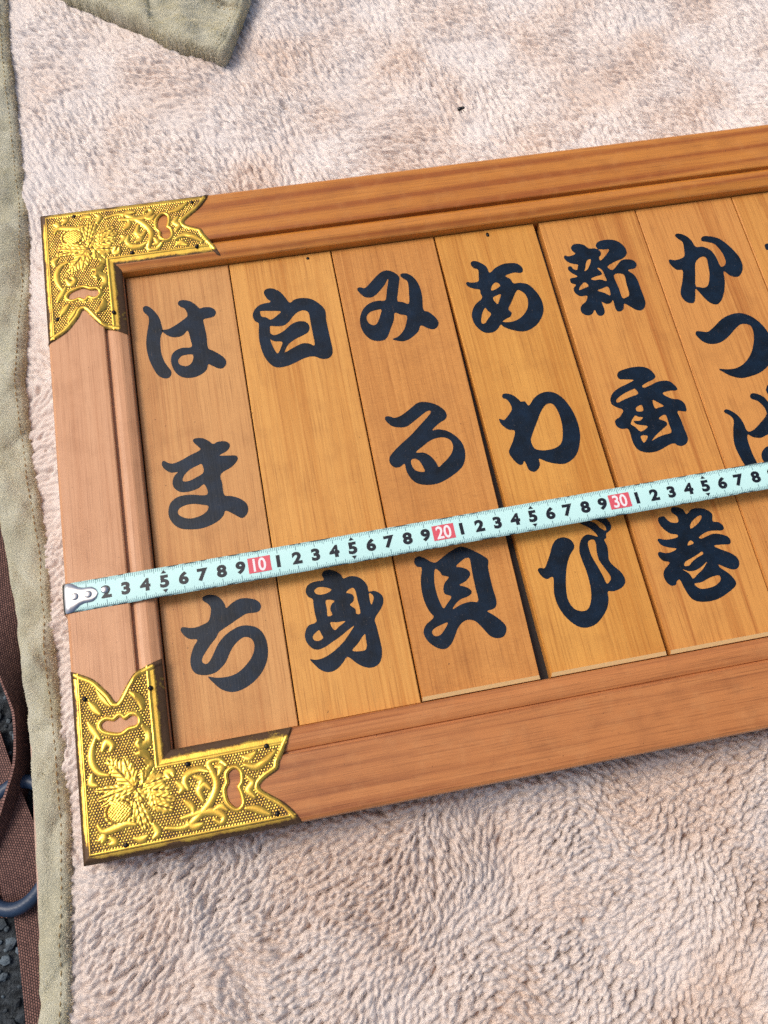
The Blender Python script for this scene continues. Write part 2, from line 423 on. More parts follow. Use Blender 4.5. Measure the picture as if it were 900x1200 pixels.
# matted locks in the part one looks at: overlapping tongue-shaped tufts
GS = 0.062
gx = np.arange(-3.2, 57, GS); gy = np.arange(-54, 24, GS); X, Y = np.meshgrid(gx, gy)
hgt = np.zeros(X.size)
def lattice(sa, sb, ang, lo_, hi_):
    P = hexgrid(-58/sa, 58/sa, -58/sb, 58/sb, 1.0); P[:, 0] *= sa; P[:, 1] *= sb/0.866
    c_, s_ = math.cos(ang), math.sin(ang); Q = np.stack([27+P[:, 0]*c_-P[:, 1]*s_, -15+P[:, 0]*s_+P[:, 1]*c_], 1)
    return Q[(Q[:, 1] > lo_) & (Q[:, 1] < hi_) & (Q[:, 0] > -3.3) & (Q[:, 0] < 57)]
for C, LA, WB, HS in ((lattice(0.40, 0.30, math.radians(200), -54, -20), 0.36, 0.20, 0.60), (lattice(0.84, 0.27, math.radians(-50), -20, 24), 0.80, 0.180, 0.38)):
    C = C[inside(VIEW, C[:, 0], C[:, 1])]
    C = C[~((C[:, 0] > 1) & (C[:, 0] < FW-1) & (C[:, 1] < -1) & (C[:, 1] > -FH+1))]
    n = len(C); up, th, _ = nap_field(C[:, 0], C[:, 1])
    soft = np.exp(-np.maximum(C[:, 0]-hem_in(C[:, 1]), 0)/1.6)
    calm = np.clip(0.80+0.16*_l1(C[:, 0], C[:, 1]), 0.35, 1.2)      # matted, smoother places
    th = th+rng.normal(0, 0.14, n)
    La = LA*rng.normal(1, 0.15, n); Wb = WB*rng.normal(1, 0.12, n); Hs = HS*(1-0.55*soft)*calm; up_ = rng.normal(0, 0.035, n); ph = rng.uniform(0, 6.28, n)
    k = int((0.80 if LA < 0.5 else 1.0)/GS); oy, ox = np.mgrid[-k:k+1, -k:k+1]
    ci = np.round((C[:, 0]-gx[0])/GS).astype(int); cj = np.round((C[:, 1]-gy[0])/GS).astype(int)
    for lo_i in range(0, n, 4000):
        sl = slice(lo_i, lo_i+4000)
        I = ci[sl, None]+ox.ravel()[None]; J = cj[sl, None]+oy.ravel()[None]
        ok = (I >= 0) & (I < len(gx)) & (J >= 0) & (J < len(gy))
        I = np.clip(I, 0, len(gx)-1); J = np.clip(J, 0, len(gy)-1)
        dx = gx[I]-C[sl, :1]; dy = gy[J]-C[sl, 1:]; c_, s_ = np.cos(th[sl])[:, None], np.sin(th[sl])[:, None]; p_ = ph[sl, None]
        a = dx*c_+dy*s_; b = -dx*s_+dy*c_
        b = b+0.04*np.sin(a*7+p_)
        aL = La[sl, None]*np.where(a > 0, 0.72, 1.28)
        e2 = (a/aL)**2+(b/Wb[sl, None])**2
        val = Hs[sl, None]*(1-0.85*e2)*(1+0.05*np.sin(b*46+p_*3+a*5))+up_[sl, None]+0.45
        np.maximum.at(hgt, (J*len(gx)+I)[ok], np.clip(val, 0, None)[ok])
hgt = hgt-0.45
hgt = hgt.reshape(X.shape)
inb = inside(VIEW, X, Y) & (X > hem_in(Y)-0.2) & ~((X > 0.5) & (X < FW-0.5) & (Y < -0.5) & (Y > -FH+0.5))
ex = np.hypot(np.maximum(np.maximum(-X, X-FW), 0), np.maximum(np.maximum(Y, -FH-Y), 0))
Zt = np.where(inb, blanket_z(X, Y)+0.12+hgt+0.24*np.exp(-((ex-0.45)/0.45)**2), 0)
idx = -np.ones(X.shape, int); idx[inb] = np.arange(inb.sum())
q = np.stack([idx[:-1, :-1], idx[:-1, 1:], idx[1:, 1:], idx[1:, :-1]], -1).reshape(-1, 4); q = q[(q >= 0).all(1)]
V = np.stack([X[inb], Y[inb], Zt[inb]+ZOFF], 1)*S
me = bpy.data.meshes.new('fleece_locks')
me.vertices.add(len(V)); me.vertices.foreach_set('co', V.reshape(-1).astype(np.float32))
me.loops.add(q.size); me.loops.foreach_set('vertex_index', q.reshape(-1).astype(np.int32))
me.polygons.add(len(q)); me.polygons.foreach_set('loop_start', np.arange(0, q.size, 4, dtype=np.int32))
me.update(calc_edges=True); me.polygons.foreach_set('use_smooth', np.ones(len(q), bool))
_, thf, tn = nap_field(X[inb], Y[inb])
me.attributes.new('tint', 'FLOAT_COLOR', 'POINT').data.foreach_set('color', np.concatenate([tn, np.ones((len(tn), 1))], 1).reshape(-1).astype(np.float32))
locks = link('fleece_locks', me, m_locks, blanket); locks['kind'] = 'stuff'
# loose fibres lying over the locks
high = hgt[inb]; pick = rng.choice(np.flatnonzero(high > np.percentile(high, 50)), 60000)
root = V[pick]/S-np.array([0, 0, ZOFF]); th = thf[pick]+rng.normal(0, 0.35, len(pick)); ln = rng.uniform(0.16, 0.34, len(pick))
root[:, :2] += rng.uniform(-GS/2, GS/2, (len(pick), 2))
d = np.stack([np.cos(th), np.sin(th), 0*th], 1); sdv = np.stack([-np.sin(th), np.cos(th), 0*th], 1)*rng.normal(0, 0.03, (len(pick), 1))
pts = np.stack([root+(d*ln[:, None])*k_+sdv*math.sin(3.1*k_)+np.array([0, 0, 0.055*math.sin(2.2*k_)-0.01]) for k_ in (0, 0.33, 0.66, 1.0)], 1)
pa, ra, ta = pts, np.tile(np.array([0.008, 0.008, 0.007, 0.004]), len(pick)), tn[pick]*rng.normal(1, 0.05, (len(pick), 1))
pb, rb, tb = fibres(farp, 6, 0.19, 0.034, 4)
ps = np.concatenate([pa, pb]); rad = np.concatenate([ra, rb]); ti = np.clip(np.concatenate([ta, tb]), 0, 1)
hc = bpy.data.hair_curves.new('fleece_pile')
hc.add_curves([ps.shape[1]]*len(ps))
ps = ps*S; ps[..., 2] += ZOFF*S
hc.attributes['position'].data.foreach_set('vector', ps.reshape(-1).astype(np.float32))
(hc.attributes.get('radius') or hc.attributes.new('radius', 'FLOAT', 'POINT')).data.foreach_set('value', (rad*S).astype(np.float32))
hc.attributes.new('tint', 'FLOAT_COLOR', 'CURVE').data.foreach_set('color', np.concatenate([ti, np.ones((len(ti), 1))], 1).reshape(-1).astype(np.float32))
pile = link('fleece_pile', hc, m_fleece, blanket)
pile['kind'] = 'stuff'

# velour hem folded round the left edge
_hw = Waves(5, 12, 51); _hw2 = Waves(1.7, 14, 52); _hw3 = Waves(6.0, 8, 53)
ys = np.arange(-62, 38, 0.16); K = 36; V = []; seam = []
for y in ys:
    xi, xo = float(hem_in(y)), float(hem_out(y)); c, hw = (xi+xo)/2, (xi-xo)/2
    for k in range(K):
        a = 2*math.pi*k/K; ca, sa = math.cos(a), math.sin(a)
        px = c+hw*math.copysign(abs(ca)**0.8, ca); pz = -3.12+(0.62 if sa > 0 else 1.2)*math.copysign(abs(sa)**0.75, sa)
        if sa > -0.1: pz += 0.15*float(_hw(px*1.0, y*0.8))*max(0, sa)+0.05*float(_hw2(px, y))-0.13*max(0.0, 1-abs(float(_hw3(px*1.3, y)))*3.0)*max(0, sa)
        px += 0.02*float(_hw2(y, 3.0)) if abs(ca) > 0.8 else 0
        V.append((px, y, pz)); seam.append(0.7*max(0.0, 1-abs(px-xi+0.05)/0.25) if sa > -0.3 else 0)
F = [(j*K+k, j*K+(k+1) % K, (j+1)*K+(k+1) % K, (j+1)*K+k) for j in range(len(ys)-1) for k in range(K)]
hem = mesh('velour_hem', V, F, m_velour, blanket, True)
hem.data.attributes.new('seam', 'FLOAT', 'POINT').data.foreach_set('value', seam)

def stitches(path, zf, parent, pitch=0.42, ln=0.26, wd=0.035):
    c = catmull(path, 6, False); seg = np.hypot(*np.diff(c, axis=0).T); acc = np.concatenate([[0], np.cumsum(seg)])
    V = []; F = []
    for s_ in np.arange(0.1, acc[-1]-ln, pitch):
        a_ = np.array([np.interp(s_, acc, c[:, k]) for k in (0, 1)]); b_ = np.array([np.interp(s_+ln, acc, c[:, k]) for k in (0, 1)])
        d_ = (b_-a_)/np.hypot(*(b_-a_)); n_ = np.array([-d_[1], d_[0]])*wd
        za, zm, zb = zf(*a_), zf(*((a_+b_)/2)), zf(*b_); k0 = len(V)
        for p_, z_, sc_ in ((a_, za-0.03, 0.6), ((a_+b_)/2, zm+0.05, 1), (b_, zb-0.03, 0.6)):
            V += [(*(p_-n_*sc_), z_-0.03), (*p_, z_+0.02), (*(p_+n_*sc_), z_-0.03)]
        for r0 in (0, 3): F += [(k0+r0, k0+r0+1, k0+r0+4, k0+r0+3), (k0+r0+1, k0+r0+2, k0+r0+5, k0+r0+4)]
    o = mesh('stitching', V, F, m_thread, parent); o['kind'] = 'stuff'; return o
hv = np.array(V)
def hem_top(x, y):
    k = np.argsort((hv[:, 0]-x)**2+(hv[:, 1]-y)**2)[:6]; return hv[k, 2].max()
stitches([(float(hem_in(y))-0.42, y) for y in np.arange(-52, 26, 2.0)], hem_top, blanket)
# short nap standing on the velour
_n1 = Waves(3.2, 12, 71, 0.6); _n2 = Waves(0.9, 14, 72, 0.6)
def nap(name, o, parent, count, length, box, seam_v):
    me = o.data; nv = len(me.vertices)
    co = np.empty(nv*3); me.vertices.foreach_get('co', co); co = co.reshape(-1, 3)/S
    me.calc_loop_triangles(); tri = np.empty(len(me.loop_triangles)*3, int); me.loop_triangles.foreach_get('vertices', tri); tri = tri.reshape(-1, 3)
    a, b, c = co[tri[:, 0]], co[tri[:, 1]], co[tri[:, 2]]
    nr = np.cross(b-a, c-a); ar = np.linalg.norm(nr, axis=1)/2; nr = nr/(2*ar[:, None]+1e-12)
    m = (a+b+c)/3
    if nr[np.argmax(m[:, 2])][2] < 0: nr = -nr
    ok = (nr[:, 2] > -0.35) & (m[:, 0] > box[0]) & (m[:, 0] < box[1]) & (m[:, 1] > box[2]) & (m[:, 1] < box[3])
    p = ar*ok; p = p/p.sum()
    f = rng.choice(len(tri), count, p=p); u, v2 = rng.random(count), rng.random(count); sw = u+v2 > 1; u[sw] = 1-u[sw]; v2[sw] = 1-v2[sw]
    root = a[f]+(b[f]-a[f])*u[:, None]+(c[f]-a[f])*v2[:, None]
    sv = np.asarray(seam_v)[tri[f, 0]]
    th = 0.9*_n1(root[:, 0]*0.6, root[:, 1]*0.6)+rng.normal(0, 0.5, count)
    d = nr[f]*0.6+np.stack([np.cos(th), np.sin(th), 0*th], 1)*0.6+rng.normal(0, 0.2, (count, 3))
    ln = length*rng.uniform(0.6, 1.3, count)*(1+1.2*sv)
    pts = np.stack([root-nr[f]*0.01, root+d*ln[:, None]*0.5, root+d*ln[:, None]+np.array([0, 0, -0.02])], 1)
    k = np.clip(0.5+0.28*_n1(root[:, 0], root[:, 1])+0.2*_n2(root[:, 0], root[:, 1]), 0, 1)[:, None]
    c1, c2, c3 = (np.array(lin(*q)[:3]) for q in ((232, 226, 204), (206, 197, 160), (176, 142, 96)))
    t_ = c1+(c2-c1)*k; t_ = t_+(c3-t_)*np.clip(sv*rng.uniform(0, 1.1, count), 0, 1)[:, None]
    t_ = np.clip(t_*rng.normal(1, 0.16, (count, 1)), 0, 1)
    h = bpy.data.hair_curves.new(name); h.add_curves([3]*count)
    q = pts*S
    h.attributes['position'].data.foreach_set('vector', q.reshape(-1).astype(np.float32))
    (h.attributes.get('radius') or h.attributes.new('radius', 'FLOAT', 'POINT')).data.foreach_set('value', np.tile(np.array([0.014, 0.012, 0.006])*S, count).astype(np.float32))
    h.attributes.new('tint', 'FLOAT_COLOR', 'CURVE').data.foreach_set('color', np.concatenate([t_, np.ones((count, 1))], 1).reshape(-1).astype(np.float32))
    x = link(name, h, m_fleece, parent); x['kind'] = 'stuff'; return x
nap('velour_nap', hem, blanket, 70000, 0.045, (-9, 1, -48, 24), seam)

# loose velour flap lying on the fleece
FLAP = [(4.67, 18.82), (6.64, 17.21), (7.04, 16.91), (8.02, 15.87), (9.12, 14.89), (11.37, 13.68), (12.35, 13.15), (12.6, 13.12), (12.85, 13.3), (13.23, 14.13), (14.71, 17.54), (15.4, 19.4), (16.5, 24), (9, 30), (-1, 28), (1, 22)]
fo = catmull(FLAP, 3)
st = 0.16
gx = np.arange(-3, 18, st); gy = np.arange(11.5, 31, st); X, Y = np.meshgrid(gx, gy)
ins = inside(fo, X, Y); dd, bx, by, _ = seg_dist(fo, X, Y)
keepv = ins | (dd < st*0.75)
X2 = np.where(ins & (dd > st*0.3), X, bx); Y2 = np.where(ins & (dd > st*0.3), Y, by); dd = np.where(ins, dd, 0)
_w1 = Waves(4.5, 10, 61); _w2 = Waves(1.3, 14, 62)
fold = 0.22*np.tanh((Y-(18.1+(X-13)*-0.42))*2.2)*(X > 8)
top = blanket_z(X, Y)+3.25-2.3+0.62*np.sqrt(np.clip(1-(1-np.clip(dd/0.45, 0, 1))**2, 0, 1))+np.clip(dd, 0, 1)*(0.20*_w1(X, Y)+0.05*_w2(X, Y)+fold)
# end hem: a stitched strip along the right-hand end
de, _, _, _ = seg_dist([(12.6, 13.2), (13.3, 14.2), (14.7, 17.5), (15.2, 19.2)], X, Y, False)
top -= 0.14*np.exp(-((de-0.42)/0.09)**2)
s2, _, _, _ = seg_dist([(10.5, 19.9), (12.3, 18.7), (14.4, 17.6)], X, Y, False)
top -= 0.22*np.exp(-(s2/0.10)**2)
lowf, _, _, _ = seg_dist(FLAP[:8], X, Y, False)
seamv = 0.55*np.clip(1-lowf/0.8, 0, 1)**2+np.exp(-(s2/0.16)**2)
idx = -np.ones(X.shape, int); idx[keepv] = np.arange(keepv.sum())
V = np.stack([X2[keepv], Y2[keepv], top[keepv]], 1); nb = len(V)
V = np.concatenate([V, np.stack([V[:, 0], V[:, 1], np.minimum(V[:, 2]-0.05, -2.7)], 1)])
F = []
for j in range(X.shape[0]-1):
    for i in range(X.shape[1]-1):
        q = [idx[j, i], idx[j, i+1], idx[j+1, i+1], idx[j+1, i]]
        if min(q) >= 0:
            F.append(q); F.append([k+nb for k in q[::-1]])
ec = {}
for f in F[::2]:
    for a, b in zip(f, f[1:]+f[:1]): ec[(a, b)] = 1
F += [[b, a, a+nb, b+nb] for (a, b) in list(ec) if (b, a) not in ec]
flap = mesh('velour_flap', V, F, m_velour, None, True)
flap.data.attributes.new('seam', 'FLOAT', 'POINT').data.foreach_set('value', np.concatenate([seamv[keepv], seamv[keepv]]))
nap('velour_nap', flap, flap, 40000, 0.045, (2, 18, 11, 22), np.concatenate([seamv[keepv], seamv[keepv]])*0.5)
fv = np.stack([X2[keepv], Y2[keepv], top[keepv]], 1)
def flap_top(x, y):
    k = np.argmin((fv[:, 0]-x)**2+(fv[:, 1]-y)**2); return fv[k, 2]
stitches([(12.2, 13.9), (12.85, 15.0), (13.55, 16.7), (14.0, 17.9)], flap_top, flap)
stitches([(9.5, 20.1), (10.6, 19.4), (12.2, 18.4), (14.2, 17.3)], flap_top, flap)
tag(flap, 'folded greenish grey velour cloth corner lying on top of the fleece', 'cloth')

# small black insect on the pile
bug = thing('black_beetle', (28.3, 6.5, -2.35), 'tiny black insect sitting on the pale fleece', 'insect')
def ellipsoid(name, c, r, rz, mat, parent, n=10, m=7):
    V = []; F = []
    for j in range(m+1):
        p = math.pi*j/m
        for i in range(n):
            a = 2*math.pi*i/n; q = (r[0]*math.sin(p)*math.cos(a), r[1]*math.sin(p)*math.sin(a), r[2]*math.cos(p))
            V.append((c[0]+q[0]*math.cos(rz)-q[1]*math.sin(rz), c[1]+q[0]*math.sin(rz)+q[1]*math.cos(rz), c[2]+q[2]))
    for j in range(m):
        for i in range(n): F.append((j*n+i, j*n+(i+1) % n, (j+1)*n+(i+1) % n, (j+1)*n+i))
    return mesh(name, V, F, mat, parent, True)
ellipsoid('body', (28.22, 6.47, -2.28), (0.21, 0.14, 0.13), 0.35, m_bug, bug)
ellipsoid('head', (28.47, 6.53, -2.27), (0.10, 0.10, 0.09), 0.35, m_bug, bug)
def tube(pts, r, n=6):
    P = np.asarray(pts, float); V = []; F = []
    for i, p in enumerate(P):
        d = P[min(i+1, len(P)-1)]-P[max(i-1, 0)]; d = d/np.linalg.norm(d)
        u = np.cross(d, (0, 0, 1)); u = u/np.linalg.norm(u) if np.linalg.norm(u) > 1e-6 else np.array([1, 0, 0]); w2 = np.cross(u, d)
        rr = r[i] if hasattr(r, '__len__') else r
        for k in range(n): a = 2*math.pi*k/n; V.append(p+rr*(math.cos(a)*u+math.sin(a)*w2))
    for i in range(len(P)-1):
        for k in range(n): F.append((i*n+k, i*n+(k+1) % n, (i+1)*n+(k+1) % n, (i+1)*n+k))
    F.append(tuple(range(n))[::-1]); F.append(tuple((len(P)-1)*n+k for k in range(n)))
    return V, F
for sx in (-0.12, 0.0, 0.12):
    for sy in (-1, 1):
        bx0, by0 = 28.22+sx, 6.47+sx*0.36
        vv, ff = tube([(bx0, by0, -2.3), (bx0+0.05, by0+sy*0.17, -2.27), (bx0+0.10+sx, by0+sy*0.28, -2.42)], 0.018, 5)
        mesh('leg', vv, ff, m_bug, bug)

# ------------------------------------------------------------------ strap and ring on the asphalt beside the hem
strap = thing('webbing_strap', (-4.6, -34, -ZOFF), 'brown woven webbing strap looped through a blue ring beside the blanket hem', 'strap')
def ribbon(name, pts, widths, rolls, mat, parent, thick=0.14, n=10):
    C = catmull(np.array(pts, float), n, False); m = len(C)
    k = np.linspace(0, len(pts)-1, m); W = np.interp(k, range(len(pts)), widths); Rl = np.interp(k, range(len(pts)), rolls)
    V = []; uv = []; acc = 0
    for i in range(m):
        d = C[min(i+1, m-1)]-C[max(i-1, 0)]; d = d/np.linalg.norm(d)
        s = np.cross(d, (0, 0, 1)); s = s/np.linalg.norm(s); u = np.cross(s, d)
        a = math.radians(Rl[i]); s2 = s*math.cos(a)+u*math.sin(a); u2 = np.cross(s2, d)
        if i: acc += np.linalg.norm(C[i]-C[i-1])
        for q in (-1, -0.5, 0, 0.5, 1): V.append(C[i]+s2*W[i]/2*q+u2*thick/2); uv.append((acc, W[i]/2*q))
        for q in (1, 0.5, 0, -0.5, -1): V.append(C[i]+s2*W[i]/2*q-u2*thick/2); uv.append((acc, W[i]/2*q))
    F = [(i*10+k2, i*10+(k2+1) % 10, (i+1)*10+(k2+1) % 10, (i+1)*10+k2) for i in range(m-1) for k2 in range(10)]
    F.append(tuple(range(10))[::-1]); F.append(tuple((m-1)*10+k2 for k2 in range(10)))
    o = mesh(name, V, F, mat, parent, False)
    ul = o.data.uv_layers.new(name='UVMap')
    for lp in o.data.loops: ul.data[lp.index].uv = uv[lp.vertex_index]
    return o
ribbon('strap_band', [(-5.6, -6, -4.6), (-5.1, -14, -4.4), (-4.85, -19, -4.3), (-4.65, -23, -4.2), (-4.25, -26.5, -4.2), (-3.85, -29.2, -4.3), (-3.98, -31.8, -4.4), (-4.65, -33.9, -4.5), (-5.4, -36.2, -4.8), (-6.3, -39, -5.2)],
       [1.9]*10, [10, 10, 12, 15, 50, 78, 80, 76, 60, 10], m_strap, strap)
ribbon('strap_band', [(-6.6, -30, -5.2), (-5.8, -32.5, -4.9), (-4.9, -34.9, -4.55), (-4.35, -36.7, -4.5), (-4.25, -38.0, -4.75), (-4.3, -38.9, -5.25)],
       [2.4]*6, [0, 0, 0, 0, 0, 0], m_strap, strap)
ribbon('strap_band', [(-4.1, -37.6, -5.35), (-3.95, -39.5, -5.25), (-3.75, -42, -5.25), (-3.55, -46, -5.25), (-3.4, -52, -5.25), (-3.2, -60, -5.3)],
       [2.2]*6, [0]*6, m_strap, strap)
ra_ = [(-4.6+2.1*math.cos(a)+0.30*math.sin(a), -35.8+3.1*math.sin(a), -4.75+0.35*math.cos(a)) for a in np.linspace(0, 2*math.pi, 49)]
V, F = tube(ra_, 0.36, 12)
ring = mesh('plastic_ring', V, F[:-2], m_ring, None, True)
tag(ring, 'dark blue plastic ring threaded on the brown webbing strap', 'ring')

# ------------------------------------------------------------------ wooden frame
w_top = wood('frame_wood_top', lin(202, 130, 54), lin(162, 90, 32), lin(104, 52, 18), 'x', 3, 0.55, 0.26, 0.32, 0.45, worn=lin(206, 146, 84), lines=0.10, dist=15.0, dscale=0.32)
w_left = wood('frame_wood_left', lin(216, 162, 120), lin(192, 134, 92), lin(138, 88, 56), 'y', 4, 0.10, 0.25, 0.5, 0.15, cross=0.06, lines=0.12, dist=8.0)
w_bot = wood('frame_wood_bottom', lin(192, 124, 70), lin(146, 84, 44), lin(92, 48, 24), 'x', 5, 0.12, 0.3, 0.40, 0.35, worn=lin(206, 150, 96), lines=0.4, dist=8.0)
frame = thing('wooden_menu_holder', (FW/2, -FH/2, -2.62), 'varnished wooden frame with gilt metal corner plates holding the painted boards', 'frame')
def profile(W):
    k = W/4.5
    return [(0, -2.62), (0, -0.24), (0.05, -0.10), (0.18, -0.015), (0.5, 0.0), (1.7, 0.02), (3.0*k, 0.0), (3.18*k, -0.012), (3.24*k, -0.05), (3.26*k, -0.32), (3.36*k, -0.33), (3.39*k, -0.225), (3.52*k, -0.175), (3.72*k, -0.145),
            (4.00*k, -0.14), (4.10*k, -0.165), (4.45*k, -0.33), (4.5*k, -0.39), (4.5*k, -2.62)]
WL, WT, WB, WR = 4.5, 4.72, 4.5, 4.5
def rail(name, W, length, w0, w1, place, mat):
    pr = profile(W); n = len(pr); V = []
    for end in (0, 1):
        for d, z in pr:
            s = d/W*w0 if end == 0 else length-d/W*w1
            V.append(place(s, d)+(z,))
    F = [(k, (k+1) % n, n+(k+1) % n, n+k) for k in range(n)]
    F += [tuple(range(n))[::-1], tuple(range(n, 2*n))]
    o = mesh(name, V, F, mat, frame)
    return o
g_ = 0.004
rail('rail', WT, FW, WL, WR, lambda s, d: (s, -d), w_top)
rail('rail', WB, FW, WL, WR, lambda s, d: (s, -FH+d), w_bot)
rail('rail', WL, FH, WB, WT, lambda s, d: (d, -FH+s), w_left)
rail('rail', WR, FH, WB, WT, lambda s, d: (FW-d, -FH+s), w_left)
x0, x1, y0, y1 = WL-0.3, FW-WR+0.3, -FH+WB-0.3, -WT+0.3
bz0, bz1 = -2.3, -1.62
mesh('backing_panel', [(x0, y0, bz0), (x1, y0, bz0), (x1, y1, bz0), (x0, y1, bz0), (x0, y0, bz1), (x1, y0, bz1), (x1, y1, bz1), (x0, y1, bz1)],
     [(3, 2, 1, 0), (4, 5, 6, 7), (0, 1, 5, 4), (1, 2, 6, 5), (2, 3, 7, 6), (3, 0, 4, 7)], m_back, frame)

